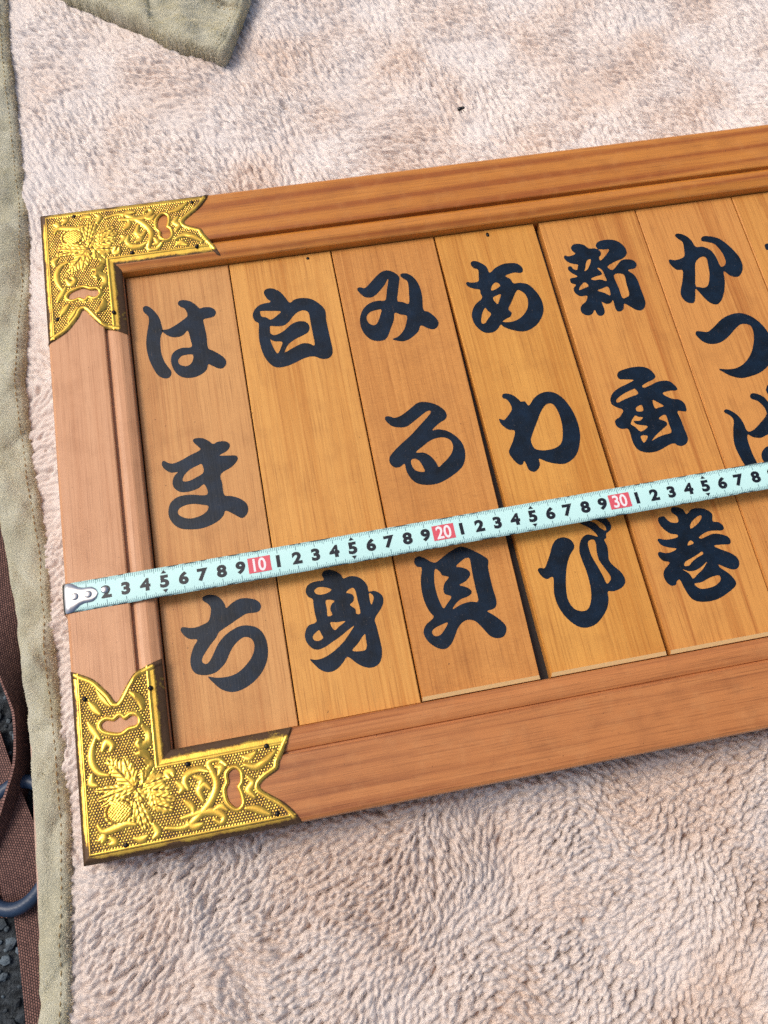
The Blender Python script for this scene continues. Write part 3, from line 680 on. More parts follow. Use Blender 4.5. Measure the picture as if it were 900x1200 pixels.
# outlines of the painted characters, in centimetres on the board faces
CHARACTERS={
 1:[
  [[(5.43,-7.03),(5.58,-6.92),(5.81,-7.02),(6.12,-7.43),(6.35,-7.98),(6.42,-8.55),(6.44,-8.82),(6.29,-9.13),(6.21,-9.62),(6.20,-10.26),(6.30,-10.82),(6.48,-11.25),(6.64,-11.59),(6.59,-11.90),(6.37,-12.04),(6.07,-11.94),(5.82,-11.68),(5.61,-11.15),(5.44,-10.49),(5.38,-9.76),(5.43,-9.22),(5.56,-8.60),(5.69,-8.06),(5.70,-7.74),(5.60,-7.53),(5.45,-7.32)],
   [(6.36,-8.76),(6.74,-8.75),(7.15,-8.58),(7.58,-8.33),(7.96,-8.06),(7.98,-7.78),(7.87,-7.48),(7.65,-7.31),(7.52,-7.10),(7.61,-6.89),(7.89,-6.87),(8.27,-7.03),(8.56,-7.32),(8.77,-7.61),(9.01,-7.58),(9.40,-7.64),(9.66,-7.87),(9.68,-8.11),(9.52,-8.32),(9.16,-8.38),(8.89,-8.45),(8.91,-8.97),(8.95,-9.62),(8.94,-10.40),(9.20,-10.63),(9.63,-11.02),(9.86,-11.37),(9.84,-11.69),(9.63,-11.90),(9.36,-11.87),(9.08,-11.67),(8.82,-11.51),(8.71,-11.81),(8.41,-12.07),(7.93,-12.23),(7.39,-12.17),(7.03,-11.93),(6.80,-11.53),(6.70,-10.98),(6.79,-10.54),(7.05,-10.27),(7.46,-10.15),(7.99,-10.18),(7.98,-9.65),(7.89,-9.04),(7.63,-9.27),(7.34,-9.37),(6.99,-9.34),(6.66,-9.15)],
   [(8.00,-10.72),(7.63,-10.66),(7.32,-10.72),(7.12,-10.96),(7.18,-11.24),(7.48,-11.40),(7.75,-11.36),(7.96,-11.10)]],
  [[(5.51,-17.38),(5.60,-17.22),(5.74,-17.28),(5.91,-17.41),(6.17,-17.47),(6.59,-17.36),(7.13,-17.13),(7.72,-16.90),(7.63,-16.67),(7.45,-16.43),(7.39,-16.23),(7.55,-16.14),(7.92,-16.19),(8.23,-16.40),(8.48,-16.65),(8.78,-16.56),(9.15,-16.60),(9.37,-16.76),(9.39,-16.98),(9.18,-17.23),(8.75,-17.42),(9.19,-17.51),(9.63,-17.58),(9.74,-17.75),(9.65,-17.96),(9.32,-18.25),(8.69,-18.57),(8.69,-19.16),(8.72,-19.84),(9.09,-19.98),(9.51,-20.19),(9.80,-20.47),(9.92,-20.79),(9.84,-21.13),(9.61,-21.35),(9.40,-21.33),(9.10,-21.08),(8.68,-20.79),(8.52,-21.05),(8.19,-21.32),(7.73,-21.50),(7.21,-21.59),(6.64,-21.54),(6.15,-21.40),(5.82,-21.12),(5.61,-20.70),(5.58,-20.30),(5.69,-19.92),(5.94,-19.64),(6.36,-19.49),(6.94,-19.52),(7.79,-19.67),(7.71,-19.03),(7.34,-19.21),(6.89,-19.31),(6.45,-19.29),(6.18,-19.13),(6.00,-18.85),(6.00,-18.53),(6.14,-18.23),(6.33,-18.04),(6.00,-18.02),(5.72,-17.83),(5.56,-17.60)],
   [(7.71,-17.79),(7.43,-17.84),(7.04,-17.99),(6.71,-18.25),(6.56,-18.51),(6.60,-18.65),(6.89,-18.68),(7.35,-18.52),(7.75,-18.29)],
   [(7.76,-20.34),(7.52,-20.24),(7.02,-20.09),(6.59,-20.08),(6.24,-20.19),(6.09,-20.39),(6.16,-20.62),(6.50,-20.85),(6.93,-20.91),(7.38,-20.81),(7.70,-20.59)]],
  [[(5.53,-27.04),(5.60,-26.88),(5.76,-26.89),(6.04,-26.98),(6.36,-27.00),(6.70,-26.92),(7.00,-26.80),(7.15,-26.49),(7.21,-26.13),(7.11,-25.88),(6.88,-25.66),(6.84,-25.49),(7.01,-25.38),(7.33,-25.39),(7.64,-25.53),(7.87,-25.81),(7.97,-26.07),(8.03,-26.25),(8.30,-26.06),(8.71,-25.89),(9.11,-25.90),(9.55,-26.05),(9.78,-26.26),(9.83,-26.51),(9.72,-26.71),(9.48,-26.77),(9.03,-26.75),(8.65,-26.90),(8.09,-27.17),(7.50,-27.46),(7.31,-27.73),(7.02,-28.00),(6.69,-28.37),(6.48,-28.66),(6.45,-28.88),(6.61,-29.01),(6.78,-28.94),(7.00,-28.66),(7.33,-28.13),(7.69,-27.76),(8.11,-27.51),(8.59,-27.35),(9.04,-27.39),(9.47,-27.59),(9.74,-27.94),(9.87,-28.43),(9.86,-28.95),(9.72,-29.45),(9.43,-29.92),(9.03,-30.29),(8.55,-30.56),(8.08,-30.69),(7.65,-30.66),(7.23,-30.44),(6.95,-30.13),(6.73,-29.84),(6.66,-29.68),(6.99,-29.79),(7.43,-29.86),(7.88,-29.84),(8.28,-29.70),(8.70,-29.39),(9.02,-29.03),(9.19,-28.63),(9.18,-28.27),(9.01,-28.05),(8.73,-27.97),(8.43,-28.10),(8.14,-28.34),(7.90,-28.66),(7.66,-29.07),(7.40,-29.32),(7.09,-29.52),(6.70,-29.59),(6.33,-29.54),(6.03,-29.39),(5.86,-29.07),(5.85,-28.68),(5.96,-28.30),(6.12,-27.97),(6.32,-27.67),(5.98,-27.58),(5.71,-27.37)]],
 ],
 2:[
  [[(12.72,-7.19),(12.81,-6.96),(13.05,-6.88),(13.34,-6.95),(13.68,-7.21),(13.92,-7.61),(14.17,-8.09),(14.48,-7.92),(14.94,-7.88),(15.45,-8.03),(15.85,-8.37),(16.15,-8.82),(16.20,-9.22),(16.15,-9.65),(16.16,-10.35),(16.18,-11.13),(16.19,-11.73),(16.09,-12.09),(15.84,-12.28),(15.51,-12.27),(15.30,-12.17),(15.10,-12.04),(14.74,-11.99),(14.28,-12.09),(13.81,-12.26),(13.35,-12.39),(12.84,-12.40),(12.50,-12.21),(12.23,-11.78),(12.06,-11.21),(11.99,-10.51),(12.03,-9.83),(12.11,-9.24),(11.92,-9.04),(11.83,-8.67),(11.94,-8.34),(12.20,-8.05),(12.52,-7.91),(13.02,-7.86),(12.84,-7.56)],
   [(12.30,-8.51),(12.38,-8.40),(12.96,-8.49),(13.53,-8.62),(13.28,-8.87),(12.88,-9.09),(12.64,-8.91),(12.36,-8.78)],
   [(12.78,-9.53),(13.10,-9.60),(13.51,-9.63),(13.87,-9.45),(14.23,-9.07),(14.53,-8.84),(14.84,-8.76),(15.12,-8.88),(15.20,-9.19),(15.19,-9.84),(15.20,-10.53),(15.18,-11.26),(14.88,-11.10),(14.52,-11.02),(14.14,-11.13),(13.74,-11.30),(13.37,-11.45),(13.50,-11.15),(13.73,-10.89),(14.13,-10.66),(14.61,-10.48),(14.93,-10.32),(15.07,-10.04),(15.03,-9.73),(14.76,-9.51),(14.39,-9.49),(13.99,-9.64),(13.57,-9.96),(13.17,-10.15),(12.91,-10.18),(12.71,-10.02),(12.72,-9.78)],
   [(12.65,-10.45),(12.88,-10.62),(13.31,-10.72),(13.18,-11.10),(12.94,-11.46),(12.77,-11.11),(12.68,-10.76)]],
  [[(13.30,-25.36),(13.41,-25.17),(13.69,-25.13),(14.00,-25.25),(14.30,-25.50),(14.40,-25.75),(14.74,-25.69),(15.13,-25.78),(15.42,-26.02),(15.60,-26.36),(15.62,-26.70),(15.90,-26.72),(16.17,-26.89),(16.31,-27.15),(16.27,-27.45),(16.08,-27.76),(15.67,-28.23),(15.68,-28.64),(15.72,-29.32),(15.73,-29.92),(15.62,-30.36),(15.40,-30.65),(15.02,-30.75),(14.65,-30.64),(14.30,-30.38),(13.90,-29.98),(13.61,-30.22),(13.31,-30.46),(12.97,-30.58),(12.65,-30.54),(12.36,-30.35),(12.12,-30.04),(11.94,-29.74),(12.19,-29.81),(12.51,-29.82),(12.92,-29.70),(13.35,-29.48),(13.80,-29.17),(14.20,-28.77),(14.52,-28.41),(14.17,-28.57),(13.65,-28.87),(13.22,-29.06),(12.87,-29.23),(12.46,-29.32),(12.16,-29.20),(11.94,-28.89),(11.87,-28.55),(11.95,-28.23),(12.16,-27.96),(12.59,-27.84),(12.58,-27.40),(12.59,-26.86),(12.59,-26.60),(12.37,-26.41),(12.29,-26.12),(12.39,-25.86),(12.62,-25.70),(12.99,-25.65),(13.34,-25.65)],
   [(12.75,-26.14),(12.94,-26.01),(13.20,-26.02),(13.52,-26.14),(13.66,-26.27),(13.41,-26.40),(13.07,-26.43),(12.82,-26.33)],
   [(13.28,-26.78),(13.71,-26.88),(13.53,-27.06),(13.43,-27.28),(13.46,-27.49),(13.47,-27.63),(13.23,-27.64),(13.25,-27.25)],
   [(14.42,-26.55),(14.61,-26.40),(14.82,-26.36),(14.92,-26.56),(14.94,-27.01),(14.97,-27.77),(14.74,-27.78),(14.74,-27.52),(14.50,-27.26),(14.69,-27.10),(14.78,-26.88),(14.70,-26.69)],
   [(15.62,-26.80),(15.78,-26.92),(15.81,-27.13),(15.63,-27.44),(15.59,-27.13)],
   [(13.30,-28.02),(13.66,-28.06),(14.10,-28.08),(13.75,-28.29),(13.45,-28.45)],
   [(12.27,-28.59),(12.44,-28.42),(12.66,-28.31),(12.75,-28.57),(12.80,-28.76),(12.54,-28.87),(12.32,-28.78)],
   [(14.98,-28.95),(15.00,-29.25),(14.98,-29.61),(14.80,-29.80),(14.20,-29.70),(14.55,-29.37)]],
 ],
 3:[
  [[(18.38,-7.89),(18.45,-7.72),(18.64,-7.72),(18.81,-7.81),(19.07,-7.66),(19.49,-7.27),(19.95,-6.89),(20.33,-6.75),(20.66,-6.84),(20.96,-7.10),(21.10,-7.40),(21.01,-7.75),(20.82,-8.40),(20.66,-9.02),(20.98,-9.18),(21.31,-9.33),(21.45,-8.68),(21.53,-8.15),(21.53,-7.74),(21.31,-7.50),(21.18,-7.27),(21.30,-7.14),(21.61,-7.18),(21.91,-7.44),(22.13,-7.89),(22.22,-8.40),(22.21,-9.07),(22.10,-9.90),(22.40,-10.13),(22.70,-10.53),(22.83,-10.91),(22.70,-11.23),(22.41,-11.36),(22.09,-11.22),(21.72,-10.98),(21.50,-11.34),(21.09,-11.66),(20.67,-11.85),(20.30,-11.85),(19.85,-11.63),(20.21,-11.51),(20.58,-11.19),(20.86,-10.71),(21.01,-10.18),(20.66,-10.02),(20.33,-9.85),(20.18,-10.33),(19.88,-10.89),(19.59,-11.41),(19.33,-11.60),(18.91,-11.60),(18.53,-11.41),(18.27,-11.02),(18.13,-10.52),(18.16,-9.95),(18.36,-9.46),(18.65,-9.11),(19.04,-8.89),(19.51,-8.83),(19.94,-8.86),(20.13,-8.28),(20.40,-7.39),(20.09,-7.78),(19.66,-8.21),(19.26,-8.50),(18.92,-8.51),(18.64,-8.35)],
   [(19.57,-9.50),(19.23,-9.47),(18.88,-9.55),(18.63,-9.77),(18.58,-10.07),(18.69,-10.35),(18.93,-10.49),(19.15,-10.38),(19.36,-10.02)]],
  [[(18.40,-16.78),(18.49,-16.62),(18.73,-16.66),(18.98,-16.79),(19.40,-16.69),(19.93,-16.39),(20.38,-16.11),(20.71,-16.04),(21.09,-16.13),(21.52,-16.35),(21.88,-16.72),(22.00,-17.09),(21.86,-17.37),(21.46,-17.56),(20.97,-17.92),(21.34,-17.94),(21.78,-18.11),(22.17,-18.46),(22.46,-18.93),(22.55,-19.41),(22.48,-19.91),(22.26,-20.37),(21.91,-20.68),(21.39,-20.96),(20.80,-21.19),(20.33,-21.25),(19.80,-21.18),(19.39,-20.98),(19.12,-20.61),(18.99,-20.17),(18.97,-19.73),(18.69,-19.87),(18.39,-19.85),(18.17,-19.58),(18.20,-19.21),(18.50,-18.88),(19.04,-18.47),(19.68,-18.03),(20.33,-17.50),(20.81,-17.10),(21.11,-16.81),(21.06,-16.67),(20.81,-16.73),(20.44,-16.95),(20.00,-17.22),(19.52,-17.46),(19.09,-17.43),(18.73,-17.29),(18.51,-17.03)],
   [(19.76,-19.14),(20.21,-18.84),(20.74,-18.55),(21.23,-18.46),(21.61,-18.53),(21.87,-18.75),(21.94,-19.10),(21.79,-19.49),(21.48,-19.82),(21.11,-20.09),(20.85,-20.25),(20.76,-19.94),(20.54,-19.53),(20.21,-19.24)],
   [(19.35,-19.78),(19.41,-19.56),(19.61,-19.52),(19.84,-19.70),(19.96,-20.05),(20.01,-20.39),(19.67,-20.33),(19.44,-20.13)]],
  [[(18.35,-25.53),(18.47,-25.30),(18.71,-25.26),(19.01,-25.45),(19.26,-25.67),(19.52,-25.75),(19.92,-25.54),(20.42,-25.28),(20.99,-25.10),(21.40,-25.26),(21.85,-25.58),(22.23,-25.91),(22.37,-26.15),(22.28,-26.50),(22.25,-27.03),(22.25,-27.71),(22.29,-28.24),(22.25,-28.61),(22.06,-28.83),(21.68,-28.90),(21.98,-29.19),(22.32,-29.58),(22.47,-29.90),(22.39,-30.21),(22.16,-30.42),(21.80,-30.41),(21.51,-30.23),(21.30,-29.90),(21.09,-29.54),(20.86,-29.28),(20.52,-29.18),(20.21,-29.27),(19.93,-29.51),(19.72,-29.83),(19.45,-30.22),(19.15,-30.45),(18.86,-30.47),(18.54,-30.30),(18.22,-29.95),(18.07,-29.53),(18.13,-29.25),(18.34,-29.00),(18.77,-28.71),(18.62,-28.39),(18.47,-27.85),(18.43,-27.17),(18.52,-26.51),(18.69,-25.93),(18.45,-25.81)],
   [(19.39,-26.12),(19.61,-26.29),(19.71,-26.53),(20.03,-26.69),(19.76,-26.96),(19.61,-27.27),(19.63,-27.57),(19.94,-27.78),(19.62,-28.13),(19.39,-28.33),(19.26,-27.92),(19.19,-27.31),(19.23,-26.64)],
   [(20.56,-26.17),(20.87,-25.94),(21.17,-25.80),(21.38,-25.86),(21.38,-26.19),(21.34,-26.86),(21.33,-27.54),(21.31,-28.27),(20.88,-28.23),(20.35,-28.30),(19.87,-28.47),(20.08,-28.21),(20.41,-28.01),(20.80,-27.93),(21.05,-27.79),(21.06,-27.61),(20.85,-27.40),(20.52,-27.22),(20.92,-27.06),(21.21,-26.77),(21.16,-26.49),(20.87,-26.29)],
   [(19.45,-29.13),(19.22,-29.45),(18.92,-29.71),(18.63,-29.72),(18.51,-29.50),(18.67,-29.32),(19.06,-29.19)]],
 ],
 4:[
  [[(25.69,-7.14),(25.82,-6.96),(26.09,-6.99),(26.40,-7.21),(26.64,-7.53),(26.73,-7.96),(27.17,-7.66),(27.69,-7.47),(28.17,-7.47),(28.55,-7.56),(28.80,-7.83),(28.83,-8.12),(28.65,-8.29),(28.23,-8.20),(27.64,-8.34),(27.89,-8.61),(28.02,-8.95),(28.43,-8.99),(28.87,-9.16),(29.16,-9.55),(29.40,-10.17),(29.45,-10.81),(29.28,-11.41),(28.86,-11.96),(28.39,-12.28),(27.89,-12.41),(27.52,-12.35),(27.03,-12.14),(26.70,-11.91),(26.54,-11.72),(26.30,-11.97),(25.95,-12.16),(25.49,-12.12),(25.18,-11.83),(24.97,-11.40),(24.93,-10.87),(25.07,-10.44),(25.35,-10.05),(25.83,-9.69),(25.82,-9.31),(25.83,-9.07),(25.49,-8.94),(25.18,-8.74),(25.09,-8.51),(25.22,-8.40),(25.48,-8.49),(25.88,-8.46),(25.99,-8.07),(26.05,-7.63),(25.79,-7.44)],
   [(26.54,-9.25),(26.60,-8.99),(26.78,-8.79),(26.99,-8.73),(27.16,-8.97),(26.89,-9.17)],
   [(26.50,-9.80),(26.77,-9.65),(27.04,-9.61),(26.87,-9.98),(26.67,-10.26)],
   [(25.87,-10.40),(25.99,-10.64),(26.13,-10.89),(25.86,-11.20),(25.61,-11.46),(25.42,-11.43),(25.45,-11.13),(25.63,-10.71)],
   [(28.08,-9.52),(28.36,-9.60),(28.56,-9.90),(28.60,-10.31),(28.45,-10.82),(28.10,-11.26),(27.64,-11.54),(27.16,-11.63),(26.71,-11.54),(26.99,-11.36),(27.24,-11.27),(27.40,-11.01),(27.26,-10.72),(27.56,-10.28)]],
  [[(25.48,-16.49),(25.57,-16.34),(25.83,-16.36),(26.13,-16.52),(26.36,-16.80),(26.50,-17.01),(26.72,-17.03),(26.90,-17.33),(27.26,-16.96),(27.70,-16.70),(28.17,-16.63),(28.59,-16.77),(28.95,-17.12),(29.22,-17.66),(29.39,-18.30),(29.45,-19.04),(29.37,-19.75),(29.12,-20.42),(28.79,-20.91),(28.38,-21.19),(27.98,-21.30),(27.50,-21.20),(27.04,-21.00),(26.64,-20.74),(26.61,-21.08),(26.43,-21.36),(26.15,-21.48),(25.90,-21.31),(25.82,-20.90),(25.75,-20.74),(25.63,-20.91),(25.45,-20.92),(25.25,-20.69),(25.06,-20.27),(25.04,-19.99),(25.19,-19.74),(25.43,-19.38),(25.68,-18.81),(25.35,-18.65),(25.08,-18.37),(24.95,-18.06),(24.98,-17.88),(25.21,-18.00),(25.43,-17.86),(25.84,-17.41),(25.82,-17.00),(25.67,-16.70),(25.52,-16.63)],
   [(28.12,-17.41),(28.35,-17.53),(28.49,-17.99),(28.53,-18.56),(28.46,-19.19),(28.28,-19.80),(28.04,-20.11),(27.67,-20.26),(27.15,-20.29),(26.73,-20.19),(26.52,-20.01),(26.46,-19.56),(26.67,-19.12),(27.04,-18.55),(27.47,-17.89),(27.83,-17.50)]],
  [[(24.92,-27.18),(25.07,-27.06),(25.32,-27.12),(25.54,-26.83),(25.80,-26.42),(26.08,-25.92),(26.38,-25.64),(26.78,-25.58),(27.12,-25.75),(27.27,-26.05),(27.21,-26.32),(26.92,-26.62),(26.62,-27.10),(26.37,-27.75),(26.20,-28.40),(26.13,-28.99),(26.26,-29.50),(26.56,-29.77),(26.92,-29.82),(27.19,-29.63),(27.42,-29.15),(27.53,-28.56),(27.55,-27.81),(27.48,-27.10),(27.46,-26.56),(27.60,-26.11),(27.83,-25.80),(28.14,-25.66),(28.43,-25.75),(28.70,-25.88),(28.59,-25.58),(28.33,-25.26),(27.98,-25.00),(27.84,-24.81),(28.03,-24.68),(28.37,-24.84),(28.64,-24.99),(28.82,-25.16),(28.98,-25.41),(29.24,-25.62),(29.30,-25.43),(29.20,-25.21),(28.89,-24.93),(28.75,-24.73),(28.98,-24.61),(29.29,-24.75),(29.52,-25.01),(29.63,-25.33),(29.55,-25.59),(29.36,-25.72),(29.22,-25.81),(29.15,-26.04),(29.01,-26.13),(29.07,-26.45),(29.04,-26.84),(28.95,-27.29),(29.11,-27.66),(29.41,-28.07),(29.52,-28.47),(29.44,-28.76),(29.15,-28.97),(28.71,-29.06),(28.40,-29.02),(28.31,-29.46),(28.08,-29.94),(27.65,-30.38),(27.20,-30.67),(26.66,-30.73),(26.26,-30.57),(25.92,-30.21),(25.64,-29.72),(25.49,-29.17),(25.48,-28.57),(25.65,-27.72),(25.30,-27.75),(25.05,-27.55)],
   [(28.05,-26.19),(28.20,-26.01),(28.43,-26.02),(28.49,-26.27),(28.40,-26.80),(28.42,-27.27),(28.62,-27.77),(28.77,-28.18),(28.73,-28.40),(28.47,-28.58),(28.37,-28.11),(28.23,-27.55),(28.05,-26.82)]],
 ],
 5:[
  [[(32.27,-6.94),(32.53,-6.74),(32.86,-6.76),(33.16,-6.91),(33.38,-7.19),(33.74,-7.25),(33.92,-7.33),(33.87,-7.11),(33.95,-6.93),(34.14,-6.79),(34.50,-6.73),(34.94,-6.77),(35.34,-6.95),(35.62,-7.31),(35.72,-7.76),(35.58,-8.09),(35.25,-8.30),(34.76,-8.43),(34.23,-8.67),(34.22,-8.86),(34.45,-9.00),(34.78,-8.74),(35.14,-8.43),(35.45,-8.37),(35.84,-8.46),(36.04,-8.68),(36.04,-8.94),(35.83,-9.12),(35.40,-9.18),(35.64,-9.52),(35.78,-9.93),(35.80,-10.61),(35.82,-11.29),(35.80,-11.66),(35.65,-11.97),(35.41,-12.14),(35.13,-12.10),(34.87,-11.88),(34.48,-11.52),(34.32,-11.87),(34.05,-12.02),(33.86,-11.92),(33.82,-11.54),(33.84,-11.17),(33.62,-11.34),(33.33,-11.34),(33.11,-11.17),(33.13,-11.67),(33.05,-11.99),(32.81,-12.13),(32.60,-12.00),(32.52,-11.66),(32.29,-11.91),(31.99,-11.96),(31.71,-11.77),(31.67,-11.43),(31.84,-11.17),(32.15,-10.97),(32.33,-10.59),(31.93,-10.56),(31.67,-10.31),(31.62,-9.97),(31.84,-9.69),(31.59,-9.52),(31.59,-9.24),(31.72,-9.18),(32.11,-9.12),(31.82,-8.81),(31.66,-8.53),(31.73,-8.33),(31.91,-8.34),(32.00,-8.54),(32.20,-8.64),(32.32,-8.42),(32.34,-8.26),(32.00,-8.13),(31.76,-7.94),(31.63,-7.66),(31.73,-7.48),(31.97,-7.57),(32.41,-7.46),(32.29,-7.21)],
   [(33.97,-7.37),(34.30,-7.43),(34.62,-7.48),(34.42,-7.77),(33.89,-8.20),(33.84,-7.96),(34.01,-7.79),(34.05,-7.56)],
   [(32.86,-8.34),(33.03,-8.06),(33.27,-8.00),(33.17,-8.30),(32.89,-8.69),(32.65,-8.80),(32.79,-8.54)],
   [(33.51,-8.75),(33.63,-8.72),(33.79,-8.96),(33.82,-9.35),(33.83,-9.74),(33.50,-9.57),(33.10,-9.56),(32.90,-9.42),(33.24,-9.30),(33.63,-9.24),(33.69,-9.08)],
   [(31.95,-10.10),(32.14,-9.80),(32.45,-9.61),(32.62,-9.90),(32.30,-10.02)],
   [(33.09,-10.33),(33.43,-10.22),(33.81,-10.17),(33.78,-10.78),(33.48,-10.57)],
   [(34.41,-9.39),(35.03,-9.45),(35.01,-10.14),(34.97,-10.90),(34.73,-11.09),(34.47,-11.08),(34.45,-10.39)]],
  [[(32.62,-16.28),(32.81,-16.04),(33.19,-15.95),(33.71,-15.90),(34.26,-15.96),(34.63,-16.16),(34.83,-16.46),(34.88,-16.74),(34.69,-16.91),(34.30,-17.03),(33.92,-17.20),(33.99,-17.35),(34.44,-17.25),(34.92,-17.10),(35.42,-17.11),(35.72,-17.28),(35.95,-17.70),(35.83,-17.85),(35.48,-17.81),(35.00,-17.87),(35.11,-18.10),(35.46,-18.35),(35.85,-18.47),(36.07,-18.76),(36.08,-19.10),(35.97,-19.29),(35.51,-19.19),(35.54,-19.76),(35.56,-20.36),(35.58,-20.96),(35.41,-21.26),(35.09,-21.39),(34.84,-21.31),(34.71,-21.17),(34.43,-21.17),(33.96,-21.34),(33.50,-21.47),(32.96,-21.45),(32.53,-21.24),(32.33,-20.88),(32.30,-20.40),(32.31,-20.03),(32.24,-19.78),(31.91,-19.74),(31.68,-19.55),(31.63,-19.24),(31.75,-19.08),(32.04,-18.94),(32.32,-18.57),(32.00,-18.33),(31.76,-18.06),(31.79,-17.72),(32.03,-17.38),(32.50,-17.11),(33.04,-16.94),(33.51,-16.75),(33.06,-16.63),(32.70,-16.55)],
   [(32.09,-17.89),(32.33,-17.70),(32.74,-17.50),(33.20,-17.37),(33.42,-17.33),(33.52,-17.67),(33.08,-17.79),(32.62,-17.90),(32.16,-18.04)],
   [(33.14,-18.54),(33.50,-18.43),(33.49,-18.81),(33.12,-18.78)],
   [(34.25,-18.24),(34.51,-18.42),(34.79,-18.71),(34.51,-18.76),(34.23,-18.76)],
   [(32.90,-19.05),(33.09,-19.14),(33.35,-19.24),(33.09,-19.40),(32.74,-19.36),(32.89,-19.61),(33.45,-19.82),(33.18,-20.03),(32.92,-20.06),(32.71,-19.73),(32.52,-19.49)],
   [(34.26,-19.47),(34.56,-19.29),(34.75,-19.36),(34.75,-19.93),(34.73,-20.44),(34.28,-20.52),(33.83,-20.62),(33.44,-20.76),(33.82,-20.44),(34.34,-20.12),(34.62,-19.94),(34.60,-19.71)],
   [(32.87,-20.37),(33.28,-20.44),(32.94,-20.81)]],
  [[(32.34,-25.51),(32.49,-25.37),(32.74,-25.39),(32.88,-25.64),(33.08,-25.82),(33.42,-25.85),(33.47,-25.52),(33.26,-25.26),(33.26,-25.03),(33.43,-24.93),(33.70,-25.01),(33.94,-25.19),(34.05,-25.47),(34.44,-25.24),(34.87,-25.26),(35.26,-25.42),(35.49,-25.73),(35.39,-26.14),(35.69,-26.25),(35.87,-26.47),(35.86,-26.69),(35.66,-26.76),(35.28,-26.69),(34.84,-26.69),(34.34,-26.90),(34.41,-27.02),(34.76,-26.94),(35.15,-26.86),(35.56,-26.95),(35.93,-27.16),(36.02,-27.42),(35.89,-27.61),(35.50,-27.56),(35.00,-27.54),(35.28,-27.80),(35.70,-28.05),(36.03,-28.37),(36.09,-28.70),(35.92,-29.00),(35.61,-29.05),(35.27,-28.88),(34.92,-28.64),(34.93,-28.82),(35.25,-29.16),(35.46,-29.49),(35.53,-29.82),(35.35,-30.03),(34.95,-30.24),(34.38,-30.46),(33.86,-30.54),(33.31,-30.49),(32.93,-30.33),(32.72,-30.02),(32.59,-29.54),(32.51,-29.10),(32.32,-29.13),(32.19,-29.32),(31.91,-29.31),(31.72,-29.03),(31.69,-28.67),(31.85,-28.37),(32.24,-28.04),(31.93,-27.89),(31.76,-27.64),(31.75,-27.42),(31.88,-27.35),(32.20,-27.48),(32.60,-27.46),(32.85,-27.33),(32.50,-27.21),(32.13,-27.02),(31.96,-26.73),(32.04,-26.60),(32.37,-26.71),(32.72,-26.74),(33.12,-26.70),(33.14,-26.55),(32.81,-26.44),(32.54,-26.17),(32.36,-25.81)],
   [(34.07,-26.11),(34.30,-25.89),(34.65,-25.71),(34.85,-25.71),(34.72,-25.96),(34.34,-26.23),(34.01,-26.34)],
   [(33.55,-27.27),(33.67,-27.06),(33.82,-27.03),(33.91,-27.20)],
   [(32.99,-28.33),(33.14,-28.14),(33.55,-28.00),(33.96,-27.85),(34.20,-27.75),(34.24,-27.90),(33.90,-28.02),(33.56,-28.18),(33.28,-28.38),(33.09,-28.40)],
   [(32.83,-28.54),(33.11,-28.69),(33.45,-28.73),(33.85,-28.62),(34.31,-28.36),(33.96,-28.72),(33.60,-28.94),(33.25,-29.15),(33.13,-28.85)],
   [(33.24,-29.44),(33.65,-29.43),(34.13,-29.28),(34.59,-29.21),(34.77,-29.29),(34.70,-29.53),(34.34,-29.75),(33.89,-29.81),(33.54,-29.79),(33.33,-29.66)]],
 ],
 6:[
  [[(39.16,-7.17),(39.27,-7.02),(39.55,-7.06),(39.89,-7.31),(40.10,-7.70),(40.23,-8.18),(40.67,-8.24),(41.07,-8.56),(41.26,-9.08),(41.30,-9.61),(41.35,-9.88),(41.59,-9.84),(41.77,-9.59),(41.79,-9.12),(41.68,-8.58),(41.45,-8.14),(41.02,-7.93),(40.75,-7.81),(40.77,-7.62),(40.96,-7.48),(41.40,-7.55),(41.90,-7.80),(42.25,-8.24),(42.56,-8.82),(42.75,-9.37),(42.76,-9.98),(42.59,-10.43),(42.27,-10.75),(41.98,-10.76),(41.70,-10.61),(41.41,-10.26),(41.25,-10.95),(40.98,-11.64),(40.62,-12.22),(40.24,-12.51),(39.87,-12.39),(39.60,-12.01),(39.37,-11.47),(39.22,-11.22),(39.05,-11.69),(38.86,-12.11),(38.61,-12.17),(38.31,-11.98),(38.17,-11.55),(38.28,-11.11),(38.58,-10.51),(38.83,-9.77),(38.48,-9.66),(38.23,-9.29),(38.17,-8.96),(38.29,-8.84),(38.63,-8.94),(39.23,-8.78),(39.42,-8.21),(39.48,-7.70),(39.28,-7.41)],
   [(39.79,-9.41),(40.05,-9.12),(40.39,-8.97),(40.63,-9.12),(40.56,-9.72),(40.43,-10.35),(40.12,-11.04),(39.82,-11.21),(39.52,-11.13),(39.30,-10.98),(39.53,-10.21)]],
  [[(38.21,-14.32),(38.35,-14.15),(38.68,-14.23),(39.01,-14.30),(39.50,-14.03),(40.17,-13.57),(40.86,-13.35),(41.47,-13.36),(41.99,-13.65),(42.42,-14.17),(42.71,-14.95),(42.76,-15.80),(42.50,-16.53),(41.90,-17.20),(41.22,-17.57),(40.47,-17.71),(39.97,-17.71),(39.45,-17.48),(39.06,-17.15),(38.88,-16.90),(39.41,-17.01),(40.02,-16.99),(40.62,-16.71),(41.23,-16.10),(41.67,-15.28),(41.83,-14.53),(41.64,-14.21),(41.20,-14.14),(40.75,-14.40),(40.14,-14.86),(39.53,-15.15),(38.93,-15.16),(38.50,-14.92),(38.27,-14.55)]],
